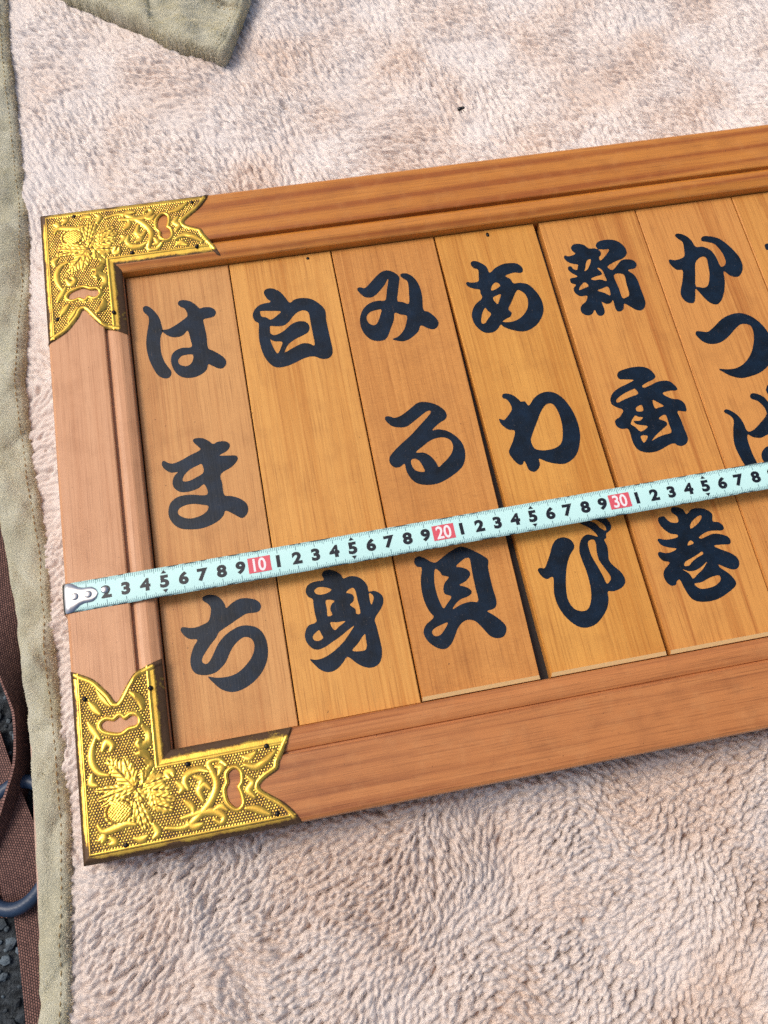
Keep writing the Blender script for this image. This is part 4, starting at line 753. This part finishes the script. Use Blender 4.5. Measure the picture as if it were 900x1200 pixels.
  [[(38.24,-19.71),(38.39,-19.56),(38.65,-19.68),(38.97,-20.05),(39.14,-20.54),(39.20,-21.12),(39.57,-21.13),(40.20,-20.72),(40.70,-20.29),(40.72,-19.82),(40.48,-19.36),(40.16,-19.15),(40.14,-18.93),(40.33,-18.81),(40.64,-18.91),(40.95,-19.18),(41.18,-19.64),(41.62,-19.51),(42.01,-19.68),(41.82,-20.06),(41.26,-20.23),(41.09,-20.98),(40.88,-21.97),(41.15,-22.42),(41.25,-22.95),(40.88,-23.18),(40.52,-22.82),(40.20,-23.17),(39.69,-23.38),(39.48,-23.04),(39.58,-22.61),(39.93,-22.31),(40.25,-22.22),(40.39,-21.58),(39.86,-21.69),(39.41,-21.56),(39.14,-21.36),(39.02,-21.85),(39.03,-22.66),(39.10,-23.27),(38.98,-23.75),(38.54,-23.77),(38.35,-23.24),(38.21,-22.52),(38.17,-21.81),(38.36,-21.02),(38.62,-20.35),(38.53,-20.02)],
   [(41.24,-18.70),(41.47,-18.42),(41.79,-18.34),(42.03,-18.51),(42.05,-18.83),(41.81,-19.13),(41.48,-19.21),(41.25,-19.04)],
   [(41.44,-18.73),(41.56,-18.59),(41.72,-18.55),(41.84,-18.64),(41.85,-18.80),(41.73,-18.95),(41.56,-18.99),(41.44,-18.90)]],
 ],
 7:[
  [[(44.68,-8.82),(44.78,-8.70),(44.99,-8.69),(45.31,-8.88),(45.56,-9.35),(45.58,-9.97),(45.40,-10.70),(45.07,-10.69),(45.16,-10.09),(45.14,-9.57),(44.92,-9.25),(44.68,-9.11)]],
 ],
}
BRACKET=dict(
 outline=[(0.05,0.03),(10.37,0.01),(10.02,0.60),(9.61,1.08),(8.99,1.57),(8.60,1.96),(8.91,2.28),(9.55,2.59),(9.71,2.97),(10.08,3.56),(10.51,4.27),(4.40,4.38),(4.58,9.10),(3.74,8.81),(3.17,8.55),(2.75,8.05),(2.19,7.27),(1.88,7.71),(1.62,8.04),(1.17,8.56),(0.63,8.90),(0.12,9.23)],
 hole1=[(1.36,6.30),(1.61,6.45),(1.98,6.35),(2.27,6.52),(2.50,6.31),(2.86,6.47),(3.11,6.31),(3.06,6.01),(2.64,5.95),(2.27,5.77),(1.87,5.84),(1.47,6.03)],
 hole2=[(7.48,3.02),(7.70,2.80),(7.68,2.40),(7.51,2.17),(7.60,1.82),(7.63,1.41),(7.43,1.22),(7.21,1.36),(7.03,1.66),(7.00,2.13),(7.17,2.43),(7.18,2.83)],
 nails=[(0.66,7.68),(3.87,7.66),(5.29,3.66),(9.18,3.80),(9.25,0.58),(2.07,0.52)],
 strokes=[[(1.07,5.75),(0.81,5.12),(0.80,4.51),(1.08,4.02),(1.53,3.83)],
  [(1.32,5.02),(1.55,5.39),(1.81,5.20),(1.70,4.95)],
  [(3.30,5.94),(3.57,5.50),(3.53,5.09),(3.23,4.87),(3.00,5.05),(3.15,5.23)],
  [(4.00,0.93),(4.86,0.80),(5.58,1.19),(6.22,1.75),(6.58,2.48),(6.39,3.18),(6.30,3.54),(6.77,3.62),(7.14,3.29)],
  [(5.21,2.47),(5.09,2.89),(5.34,3.25),(5.83,3.32),(6.25,3.14)],
  [(5.86,1.82),(5.71,2.31),(5.99,2.55),(6.26,2.30)],
  [(4.78,1.23),(5.73,1.31),(6.34,1.23),(6.74,0.94),(6.58,0.68),(6.29,0.88)],
  [(0.86,1.62),(1.10,1.31),(1.70,1.37),(2.18,1.47),(2.61,1.36)],
  [(0.85,0.95),(1.08,1.04),(1.00,0.86)],
  [(1.40,0.97),(1.58,0.75),(1.38,0.70)],
  [(4.58,3.26),(4.50,3.47),(4.26,3.45),(4.37,3.19)],
  [(0.88,7.47),(1.13,7.07),(1.35,6.80)],
  [(9.54,3.48),(9.00,3.10),(8.55,2.91),(8.02,3.12)],
  [(7.82,1.11),(8.29,0.99),(8.90,0.63)],
  [(6.35,1.33),(6.70,1.39),(6.92,1.22)],
  [(2.93,4.58),(3.27,4.56),(3.48,4.28)],
  [(4.99,1.98),(5.30,1.66),(5.34,1.39)],
  [(3.43,1.23),(3.59,0.81),(3.37,0.60)]],
 leaves=[([(2.72,3.07),(1.49,4.65)],0.82),([(2.73,3.14),(2.31,4.56)],0.65),([(2.72,3.07),(0.88,2.76)],0.51),([(2.65,2.95),(0.98,2.41)],0.37),([(2.52,3.05),(0.78,3.24)],0.40),([(3.06,3.01),(3.69,3.90)],0.71),([(3.13,3.06),(4.38,3.29)],0.62),([(3.18,2.85),(4.45,2.61)],0.71),([(3.29,2.57),(4.60,2.12)],0.62),([(3.38,2.15),(4.49,1.68)],0.57),([(2.73,2.41),(3.00,0.93)],0.48),([(2.92,2.24),(3.34,0.99)],0.43),([(2.60,2.43),(2.35,1.18)],0.43),([(3.23,3.38),(3.28,3.91)],0.57),([(2.78,2.93),(3.13,2.33)],0.62),([(1.63,3.81),(1.97,4.63)],0.43),([(3.46,2.93),(3.61,1.72)],0.57)],
 bud=([(1.92,2.06)],0.62))

# gilt corner plates: embossed sheet following the rails, one relief shared by the four corners
def corner_plate():
    st = 0.032
    out = np.array(BRACKET['outline'])
    out[0] = (-0.03, -0.03); out[1, 1] = -0.03; out[-1, 0] = -0.03
    out[11] = (4.52, 4.52); out[10, 1] = 4.52; out[12, 0] = 4.52
    o = [out[0]]
    o += list(catmull(out[1:11], 4, False)); o += [out[11]]; o += list(catmull(out[12:], 4, False))
    out = np.array(o)
    holes = [catmull(BRACKET['hole1'], 4), catmull(BRACKET['hole2'], 4)]
    gx = np.arange(-0.06, 10.6, st); gy = np.arange(-0.06, 9.4, st); X, Y = np.meshgrid(gx, gy)
    ins = inside(out, X, Y); d, bx, by, _ = seg_dist(out, X, Y)
    keepv = ins | (d < st*0.72)
    X2 = np.where((~ins) | (d < st*0.3), bx, X); Y2 = np.where((~ins) | (d < st*0.3), by, Y)
    dh = np.full(X.shape, 9.0)
    for h in holes:
        ih = inside(h, X, Y); e, hx, hy, _ = seg_dist(h, X, Y)
        keepv &= ~(ih & (e > st*0.72))
        sn = (ih & (e <= st*0.72)) | (e < st*0.3)
        X2 = np.where(sn, hx, X2); Y2 = np.where(sn, hy, Y2); dh = np.minimum(dh, np.where(ih, 0, e))
    D = np.minimum(X, Y)                                  # distance from the outer edge of the L
    base = np.interp(D, [-0.06, 0.0, 0.05, 0.16, 0.3, 3.1, 3.5, 4.1, 4.4, 4.52], [-0.30, -0.22, -0.08, 0.03, 0.065, 0.065, -0.05, -0.09, -0.22, -0.30])
    dn = np.minimum(seg_dist(o[1:-1], X, Y, False)[0], 9) if False else d
    notch1 = np.array(o)[1:1+37]; notch2 = np.array(o)[-41:]
    dn = np.minimum(seg_dist(catmull(BRACKET['outline'][1:11], 4, False), X, Y, False)[0], seg_dist(catmull(BRACKET['outline'][12:], 4, False), X, Y, False)[0])
    field = np.clip((np.minimum(np.minimum(D-0.42, 3.75-D), dn-0.22))/0.06, 0, 1)*np.clip((dh-0.2)/0.06, 0, 1)
    bump_ = lambda q: np.clip(1-q*q, 0, 1)
    h = np.zeros(X.shape)
    h += 0.05*bump_((D-0.40)/0.075)+0.05*bump_((3.80-D)/0.09)
    h = np.maximum(h, 0.06*bump_((dn-0.17)/0.13)); h = np.maximum(h, 0.075*bump_((dh-0.11)/0.12))
    # stippled ground
    p = 0.142; ry = np.round(Y/(p*0.866)); ox = (ry % 2)*p/2; cx = np.round((X-ox)/p)*p+ox; cy = ry*p*0.866
    rr = np.hypot(X-cx, Y-cy); dots = 0.048*np.clip(1-(rr/0.060)**2, 0, 1)
    relief = np.zeros(X.shape)
    extra = [[(5.6, 3.0), (5.9, 2.8), (5.75, 2.55)], [(6.75, 2.9), (6.9, 3.25), (6.65, 3.3)], [(8.1, 2.5), (8.3, 2.2), (8.05, 1.9), (8.3, 1.55)], [(2.9, 7.6), (3.3, 7.2), (3.4, 6.7)], [(0.75, 6.5), (0.95, 6.1), (1.25, 5.6)], [(3.3, 4.2), (3.55, 4.0), (3.4, 3.8)], [(5.0, 1.0), (5.3, 0.75), (5.7, 0.8)], [(0.75, 4.0), (0.7, 3.6), (0.95, 3.45)], [(2.5, 0.75), (2.8, 0.65), (3.1, 0.75)], [(4.7, 2.9), (4.95, 2.6), (4.8, 2.4)], [(8.6, 3.6), (8.3, 3.45), (8.0, 3.5)], [(1.3, 8.0), (1.6, 7.5), (1.9, 7.1)]]
    for q in BRACKET['strokes']+extra:
        c = catmull(q, 5, False); e, _, _, t = seg_dist(c, X, Y, False)
        wd = 0.155*(0.55+0.75*np.sin(np.pi*np.clip(t*0.9+0.05, 0, 1)))
        relief = np.maximum(relief, 0.085*np.sqrt(bump_(e/wd)))
    for (ab, wd) in BRACKET['leaves']:
        a, b = np.array(ab[0]), np.array(ab[1]); ax = b-a; L = np.hypot(*ax); ax = ax/L; pr = np.array([-ax[1], ax[0]])
        t = ((X-a[0])*ax[0]+(Y-a[1])*ax[1])/L; s = (X-a[0])*pr[0]+(Y-a[1])*pr[1]
        prof = wd/2*np.clip(np.sin(np.pi*np.clip(t*0.93+0.07, 0, 1)), 0, 1)**0.7*(1+0.16*np.sin(t*22))
        q = np.abs(s)/np.maximum(prof, 1e-3)
        leaf = np.where((t > 0) & (t < 1) & (q < 1), 0.03+0.05*np.sqrt(np.clip(1-q, 0, 1))-0.05*np.exp(-(s/0.035)**2)-0.008*np.cos((np.abs(s)*1.2-t*L)*22), 0)
        relief = np.maximum(relief, leaf)
    (bc, br) = BRACKET['bud']; e = np.hypot((X-bc[0][0])/1.15, Y-bc[0][1])/br
    relief = np.maximum(relief, np.where(e < 0.8, 0.07+0.05*np.sqrt(np.clip(1-(e/0.8)**2, 0, 1))+0.012*np.sign(np.sin(X*38))*np.sign(np.sin(Y*38)), 0))
    relief = np.maximum(relief, 0.075*bump_((e-0.98)/0.14)*(0.75+0.25*np.sin(np.arctan2(Y-bc[0][1], X-bc[0][0])*18)))
    relief *= field
    h = np.maximum(h, np.where(relief > 0.004, relief, dots*field))
    # grime in the low parts, bare brown metal along the turned edges
    lo = np.where(relief > 0.004, np.clip(1-relief/0.065, 0, 1)*0.75, 0.18+0.30*np.clip((rr-0.040)/0.03, 0, 1))*field
    lap = np.zeros(X.shape); lap[1:-1, 1:-1] = (h[:-2, 1:-1]+h[2:, 1:-1]+h[1:-1, :-2]+h[1:-1, 2:]-4*h[1:-1, 1:-1])
    tar = lo+np.clip(lap*26, 0, 0.7)
    tar += 0.95*np.exp(-(np.maximum(D, 0)/0.26)**2)+0.85*np.clip((D-3.92)/0.3, 0, 1)+0.55*np.exp(-dn/0.10)
    tar += 0.5*np.clip(1-np.hypot(X, Y)/1.0, 0, 1)+0.25*np.clip(np.sin(X*2.3+1)*np.sin(Y*1.9+X), 0, 1)*(D < 1.2)
    Z = base+h
    idx = -np.ones(X.shape, int); idx[keepv] = np.arange(keepv.sum())
    V = np.stack([X2[keepv], Y2[keepv], Z[keepv]], 1); T = tar[keepv]
    q = np.stack([idx[:-1, :-1], idx[:-1, 1:], idx[1:, 1:], idx[1:, :-1]], -1).reshape(-1, 4)
    q = q[(q >= 0).all(1)]
    ed = np.concatenate([q[:, [0, 1]], q[:, [1, 2]], q[:, [2, 3]], q[:, [3, 0]]])
    key = ed[:, 0].astype(np.int64)*10000000+ed[:, 1]; rev = ed[:, 1].astype(np.int64)*10000000+ed[:, 0]
    bd = ed[~np.isin(key, rev)]
    vb = np.unique(bd); mp = {int(v_): len(V)+i for i, v_ in enumerate(vb)}
    low = V[vb].copy()
    outer = (np.minimum(low[:, 0], low[:, 1]) < 0.1)
    low[:, 2] = np.where(outer, low[:, 2]-1.1, low[:, 2]-0.11)
    T = np.concatenate([T, np.full(len(vb), 0.8)]); V = np.concatenate([V, low])
    sk = [(int(b), int(a), mp[int(a)], mp[int(b)]) for a, b in bd]
    me = bpy.data.meshes.new('corner_plate')
    me.from_pydata((V*S).tolist(), [], q.tolist()+sk); me.update()
    me.polygons.foreach_set('use_smooth', [True]*len(me.polygons))
    me.attributes.new('tarnish', 'FLOAT', 'POINT').data.foreach_set('value', np.clip(T, 0, 1).astype(np.float32))
    me.materials.append(m_gold)
    return me
plate = corner_plate()
V = [(0, 0, 0.075)]; F = []
for j, (r, z) in enumerate([(0.075, 0.06), (0.125, 0.02), (0.135, -0.06)]):
    for k in range(10): V.append((r*math.cos(2*math.pi*k/10), r*math.sin(2*math.pi*k/10), z))
for k in range(10):
    k2 = (k+1) % 10; F.append((0, 1+k, 1+k2))
    for j in range(2): F.append((1+j*10+k, 1+(j+1)*10+k, 1+(j+1)*10+k2, 1+j*10+k2))
nm = bpy.data.meshes.new('nail'); nm.from_pydata((np.array(V)*S).tolist(), [], F); nm.materials.append(m_nail)
nm.polygons.foreach_set('use_smooth', [True]*len(nm.polygons))
for (cx, cy, sx, sy) in ((0, -FH, 1, 1), (0, 0, 1, -1), (FW, -FH, -1, 1), (FW, 0, -1, -1)):
    o = bpy.data.objects.new('corner_plate', plate); COL.objects.link(o); o.parent = frame
    o.location = Vector((cx*S, cy*S, ZOFF*S))-Vector(frame.location); o.scale = (sx, sy, 1)
    for (u, v_) in BRACKET['nails']:
        n_ = bpy.data.objects.new('nail', nm); COL.objects.link(n_); n_.parent = o
        D = min(u, v_); n_.location = (u*S, v_*S, (0.085 if D < 3.2 else -0.0)*S)

# ------------------------------------------------------------------ painted boards
BOARDS = {  # top-left x, top-right x, bottom-left x, bottom-right x, top y, bottom y, tone, growth lines, cross figure
 1: (4.58, 10.83, 4.58, 10.83, -4.76, -32.98, (lin(212, 155, 93), lin(187, 126, 70), lin(128, 76, 35)), 0.10, 0.08),
 2: (10.90, 17.21, 10.90, 17.21, -4.76, -32.98, (lin(221, 160, 82), lin(190, 122, 51), lin(139, 79, 30)), 0.22, 0.06),
 3: (17.29, 23.80, 17.29, 23.62, -4.76, -32.92, (lin(212, 147, 77), lin(184, 118, 55), lin(132, 75, 31)), 0.08, 0.20),
 4: (23.90, 30.34, 24.22, 30.60, -4.76, -32.92, (lin(220, 158, 76), lin(191, 124, 51), lin(141, 83, 31)), 0.10, 0.08),
 5: (30.71, 37.15, 30.80, 37.15, -4.76, -32.92, (lin(213, 149, 76), lin(180, 111, 50), lin(132, 72, 31)), 0.42, 0.0),
 6: (37.22, 43.74, 37.22, 43.74, -4.76, -32.92, (lin(212, 147, 77), lin(180, 111, 51), lin(132, 75, 33)), 0.40, 0.0),
 7: (43.82, 50.30, 43.82, 50.30, -4.76, -32.92, (lin(213, 149, 74), lin(182, 114, 48), lin(135, 76, 31)), 0.35, 0.0),
 8: (50.38, 56.85, 50.38, 56.85, -4.76, -32.98, (lin(213, 149, 74), lin(182, 114, 48), lin(135, 76, 31)), 0.2, 0.1)}
LABEL = {1: 'pinkish tan wooden board painted with the characters はまち', 2: 'golden wooden board painted with the characters 白身',
         3: 'tan wooden board with crossing grain painted with みる貝', 4: 'yellowish wooden board between two dark gaps painted with あわび',
         5: 'striped orange-brown wooden board painted with the characters 新香巻', 6: 'wooden board painted with the characters かつぱ',
         7: 'wooden board beside the かつぱ board, showing the start of one brush stroke',
         8: 'plain wooden board without writing at the end of the row'}
BT, BB = -0.90, -1.61
def paint(contours, z, parent):
    cs = [catmull(c, 4) for c in contours]
    outer = [i for i, c in enumerate(cs) if not any(inside(cs[j], c[:, 0], c[:, 1]).mean() > 0.9 for j in range(len(cs)) if j != i)]
    V = []; F = []
    for i in outer:
        grp = [cs[i]]+[c for j, c in enumerate(cs) if j not in outer and inside(cs[i], c[:, 0], c[:, 1]).mean() > 0.9]
        cu = bpy.data.curves.new('t', 'CURVE'); cu.dimensions = '2D'; cu.fill_mode = 'BOTH'; cu.extrude = 0.003*S
        for c in grp:
            sp = cu.splines.new('POLY'); sp.points.add(len(c)-1); sp.use_cyclic_u = True
            sp.points.foreach_set('co', np.concatenate([c*S, np.zeros((len(c), 1)), np.ones((len(c), 1))], 1).reshape(-1))
        ob = bpy.data.objects.new('t', cu); COL.objects.link(ob)
        me = bpy.data.meshes.new_from_object(ob.evaluated_get(bpy.context.evaluated_depsgraph_get()))
        n0 = len(V); V += [tuple(v_.co) for v_ in me.vertices]; F += [tuple(n0+k for k in p.vertices) for p in me.polygons]
        bpy.data.objects.remove(ob); bpy.data.curves.remove(cu); bpy.data.meshes.remove(me)
    me = bpy.data.meshes.new('painted_character'); me.from_pydata([(a, b, c+(z+ZOFF)*S) for a, b, c in V], [], F); me.update()
    return link('painted_character', me, m_paint, parent)
for k, (tl, tr, bl, br, yt, yb, tone, lines, cross) in BOARDS.items():
    rings = 0.08
    mw = wood('board_wood_%d' % k, *tone, axis='y', seed=10+k, rings=rings, ring_scale=0.9, rough=0.44, coat=0.10, cross=cross, lines=lines, dist=7.0)
    c = 0.045; ch = 0.02 if k < 3 else 0.20          # bottom ends of the later boards are planed off
    B0 = [(tl, yt), (tr, yt), (br, yb), (bl, yb)]
    Tm = [(tl, yt), (tr, yt), (br, yb), (bl, yb)]
    V = [(x, y, BB) for x, y in B0]+[(x, y, BT-c) for x, y in B0[:2]]+[(br, yb, BT-(0.12 if k > 2 else c)), (bl, yb, BT-(0.12 if k > 2 else c))]
    V += [(tl+c, yt-c, BT), (tr-c, yt-c, BT), (br-c, yb+ch, BT), (bl+c, yb+ch, BT)]
    F = [(3, 2, 1, 0), (0, 1, 5, 4), (1, 2, 6, 5), (2, 3, 7, 6), (3, 0, 4, 7), (4, 5, 9, 8), (5, 6, 10, 9), (6, 7, 11, 10), (7, 4, 8, 11), (8, 9, 10, 11)]
    b = mesh('wooden_menu_board', V, F, mw)
    if k > 2:
        b.data.materials.append(m_end); b.data.polygons[7].material_index = 1
    tag(b, LABEL[k], 'board', 'painted boards in the frame')
    for cont in CHARACTERS.get(k, []): paint(cont, BT+0.006, b)

# ------------------------------------------------------------------ tape measure lying across the frame
TP = np.array([0.137, -24.547]); TA = 0.0063885; TD = np.array([math.cos(TA), math.sin(TA)]); TN = np.array([-TD[1], TD[0]])
tape = thing('tape_measure', (0.1, -24.5, 0.02), 'pale turquoise steel tape measure blade laid across the frame and boards', 'tape measure')
ARCH = 0.055; HALF = 0.80
tz = lambda q: 0.035+ARCH*(1-(q/HALF)**2)
def tpos(s, q, dz=0.0):
    p = TP+TD*s+TN*q; return (p[0], p[1], tz(q)+dz)
ss = np.arange(0.0, 64.01, 0.5); qs = np.linspace(-HALF, HALF, 13)
V = [tpos(s, q) for s in ss for q in qs]+[tpos(s, q, -0.018) for s in ss for q in qs]
edge = [abs(q)/HALF for s in ss for q in qs]*2
nq = len(qs); nn = len(ss)*nq; F = []
for i in range(len(ss)-1):
    for j in range(nq-1):
        a = i*nq+j; F.append((a, a+nq, a+nq+1, a+1)); F.append((a+nn, a+1+nn, a+nq+1+nn, a+nq+nn))
    a = i*nq; F.append((a, a+nn, a+nq+nn, a+nq)); a = i*nq+nq-1; F.append((a, a+nq, a+nq+nn, a+nn))
for j in range(nq-1): F.append((j, j+1, j+1+nn, j+nn))
blade = mesh('blade', V, F, m_tape, tape, True)
blade.data.attributes.new('edge', 'FLOAT', 'POINT').data.foreach_set('value', edge)
# graduations along both edges: one print layer
V = []; F = []
for mm in range(1, 596):
    for side in (1, -1):
        ln = 0.36 if mm % 10 == 0 else (0.27 if mm % 5 == 0 else 0.19)
        s = mm/10; hwid = 0.014 if mm % 10 else 0.018
        n0 = len(V)
        for q in (HALF-0.01, HALF-0.01-ln*0.5, HALF-0.01-ln):
            V.append(tpos(s-hwid, q*side, 0.003)); V.append(tpos(s+hwid, q*side, 0.003))
        for k in range(2):
            f = (n0+2*k, n0+2*k+1, n0+2*k+3, n0+2*k+2); F.append(f[::-1] if side == 1 else f)
tk = mesh('graduation_marks', V, F, m_tick, tape); tk['kind'] = 'stuff'
def glyph_mesh(ch, size, bold, sx=1.0):
    cu = bpy.data.curves.new('t', 'FONT'); cu.body = ch; cu.size = size*S; cu.offset = bold*S; cu.resolution_u = 5
    ob = bpy.data.objects.new('t', cu); COL.objects.link(ob)
    me = bpy.data.meshes.new_from_object(ob.evaluated_get(bpy.context.evaluated_depsgraph_get()))
    bpy.data.objects.remove(ob); bpy.data.curves.remove(cu)
    co = np.empty(len(me.vertices)*3); me.vertices.foreach_get('co', co); co = co.reshape(-1, 3)
    co[:, :2] -= (co[:, :2].min(0)+co[:, :2].max(0))/2; co[:, 0] *= sx
    me.vertices.foreach_set('co', co.reshape(-1)); me.update(); me.name = 'numeral'
    return me
digits = {str(k): glyph_mesh(str(k), 0.85, 0.045, 1.14) for k in range(1, 10)}
nine = digits['6'].copy(); nine.name = 'numeral'; nine.transform(Matrix.Rotation(math.pi, 4, 'Z')); digits['9'] = nine
for me in digits.values(): me.materials.append(m_ink)
def on_tape(name, me, s, q=0.0, dz=0.004, parent=tape):
    o = bpy.data.objects.new(name, me); COL.objects.link(o); o.parent = parent
    p = TP+TD*s+TN*q
    o.location = Vector((p[0]*S, p[1]*S, (tz(0)+dz+ZOFF)*S))-Vector(parent.location)
    o.rotation_euler = (0, 0, TA); return o
def flat(name, pts, mat):
    me = bpy.data.meshes.new(name); me.from_pydata([(x*S, y*S, 0) for x, y in pts], [], [tuple(range(len(pts)))]); me.materials.append(mat); return me
tri_up = flat('five_mark', [(-0.14, 0), (0.14, 0), (0, 0.17)], m_ink); tri_dn = flat('five_mark', [(0.14, 0), (-0.14, 0), (0, -0.17)], m_ink)
box = flat('red_block', [(-0.60, -0.42), (0.60, -0.42), (0.60, 0.42), (-0.60, 0.42)], m_red)
for n in range(2, 60):
    if n % 10 == 0:
        on_tape('red_block', box, n, 0, 0.003)
        me = glyph_mesh(str(n), 0.98, 0.020, 0.86); me.materials.append(m_white); on_tape('numeral', me, n, 0, 0.006)
    else:
        on_tape('numeral', digits[str(n % 10)], n)
    if n % 10 == 5:
        on_tape('five_mark', tri_up, n, 0.44); on_tape('five_mark', tri_dn, n, -0.44)
# steel hook with rivets
HK = [(-0.12, 0.79), (0.25, 0.76), (0.62, 0.50), (1.05, 0.40), (1.30, 0.40), (1.50, 0.25), (1.56, 0.0), (1.48, -0.26), (1.25, -0.40), (1.0, -0.42), (0.62, -0.52), (0.35, -0.74), (0.12, -0.80), (-0.12, -0.80)]
hx = np.concatenate([np.linspace(-0.30, 0.12, 8), np.linspace(0.2, 1.56, 24)])
wx = np.interp(hx, [-0.3, 0.10, 0.30, 0.62, 0.85, 1.1, 1.3, 1.44, 1.52, 1.56], [0.80, 0.80, 0.74, 0.50, 0.42, 0.42, 0.40, 0.29, 0.16, 0.02])
V = []; F = []
for x_, w_ in zip(hx, wx):
    bend = np.clip((0.10-x_)/0.40, 0, 1); dz_ = -0.36*(1-math.sqrt(max(0, 1-bend**2)))
    for q_ in (-1, -0.93, -0.6, 0, 0.6, 0.93, 1):
        px_, py_, pz_ = tpos(x_, q_*w_); V.append((px_, py_, pz_+dz_+(0.02 if abs(q_) == 1 else 0.06)))
n = len(hx)
F = [(i*7+k, (i+1)*7+k, (i+1)*7+k+1, i*7+k+1) for i in range(n-1) for k in range(6)]
V += [(x, y, -0.9) for x, y, z in V[:7]]; F += [(k, k+1, 7*n+k+1, 7*n+k) for k in range(6)]
hook = mesh('hook', V, F, m_chrome, tape, True)
V = [(0, 0, 0.05)]; F = []
for j, (r, z) in enumerate([(0.62, 0.048), (0.88, 0.03), (1.0, -0.03)]):
    for k in range(16): V.append((r*0.2*math.cos(2*math.pi*k/16), r*0.2*math.sin(2*math.pi*k/16), z))
for k in range(16):
    k2 = (k+1) % 16; F.append((0, 1+k, 1+k2))
    for j in range(2): F.append((1+j*16+k, 1+(j+1)*16+k, 1+(j+1)*16+k2, 1+j*16+k2))
rv = bpy.data.meshes.new('rivet'); rv.from_pydata((np.array(V)*S).tolist(), [], F); rv.materials.append(m_chrome); rv.polygons.foreach_set('use_smooth', [True]*len(rv.polygons))
for s, q in ((0.42, 0.0), (1.10, 0.0), (1.93, 0.10)):
    on_tape('rivet', rv, s, q, 0.06 if s < 1.6 else 0.03)

# ------------------------------------------------------------------ small wear: a stray nail, grit and splits
b4 = [o for o in bpy.data.objects if o.name.startswith('wooden_menu_board')]
b4 = next(o for o in b4 if 'あわび' in o['label']); b2 = next(o for o in bpy.data.objects if o.name.startswith('wooden_menu_board') and '白身' in o['label'])
def small(name, me, x, y, z, parent, sc=(1, 1, 1), rz=0.0):
    o = bpy.data.objects.new(name, me); COL.objects.link(o); o.parent = parent
    o.location = Vector((x*S, y*S, (z+ZOFF)*S))-Vector(parent.location); o.scale = sc; o.rotation_euler = (0, 0, rz); return o
small('nail', nm, 27.25, -5.15, BT, b4, (0.9, 1.3, 1))
small('nail', nm, 15.75, -5.1, BT, b2, (0.8, 0.8, 0.8))
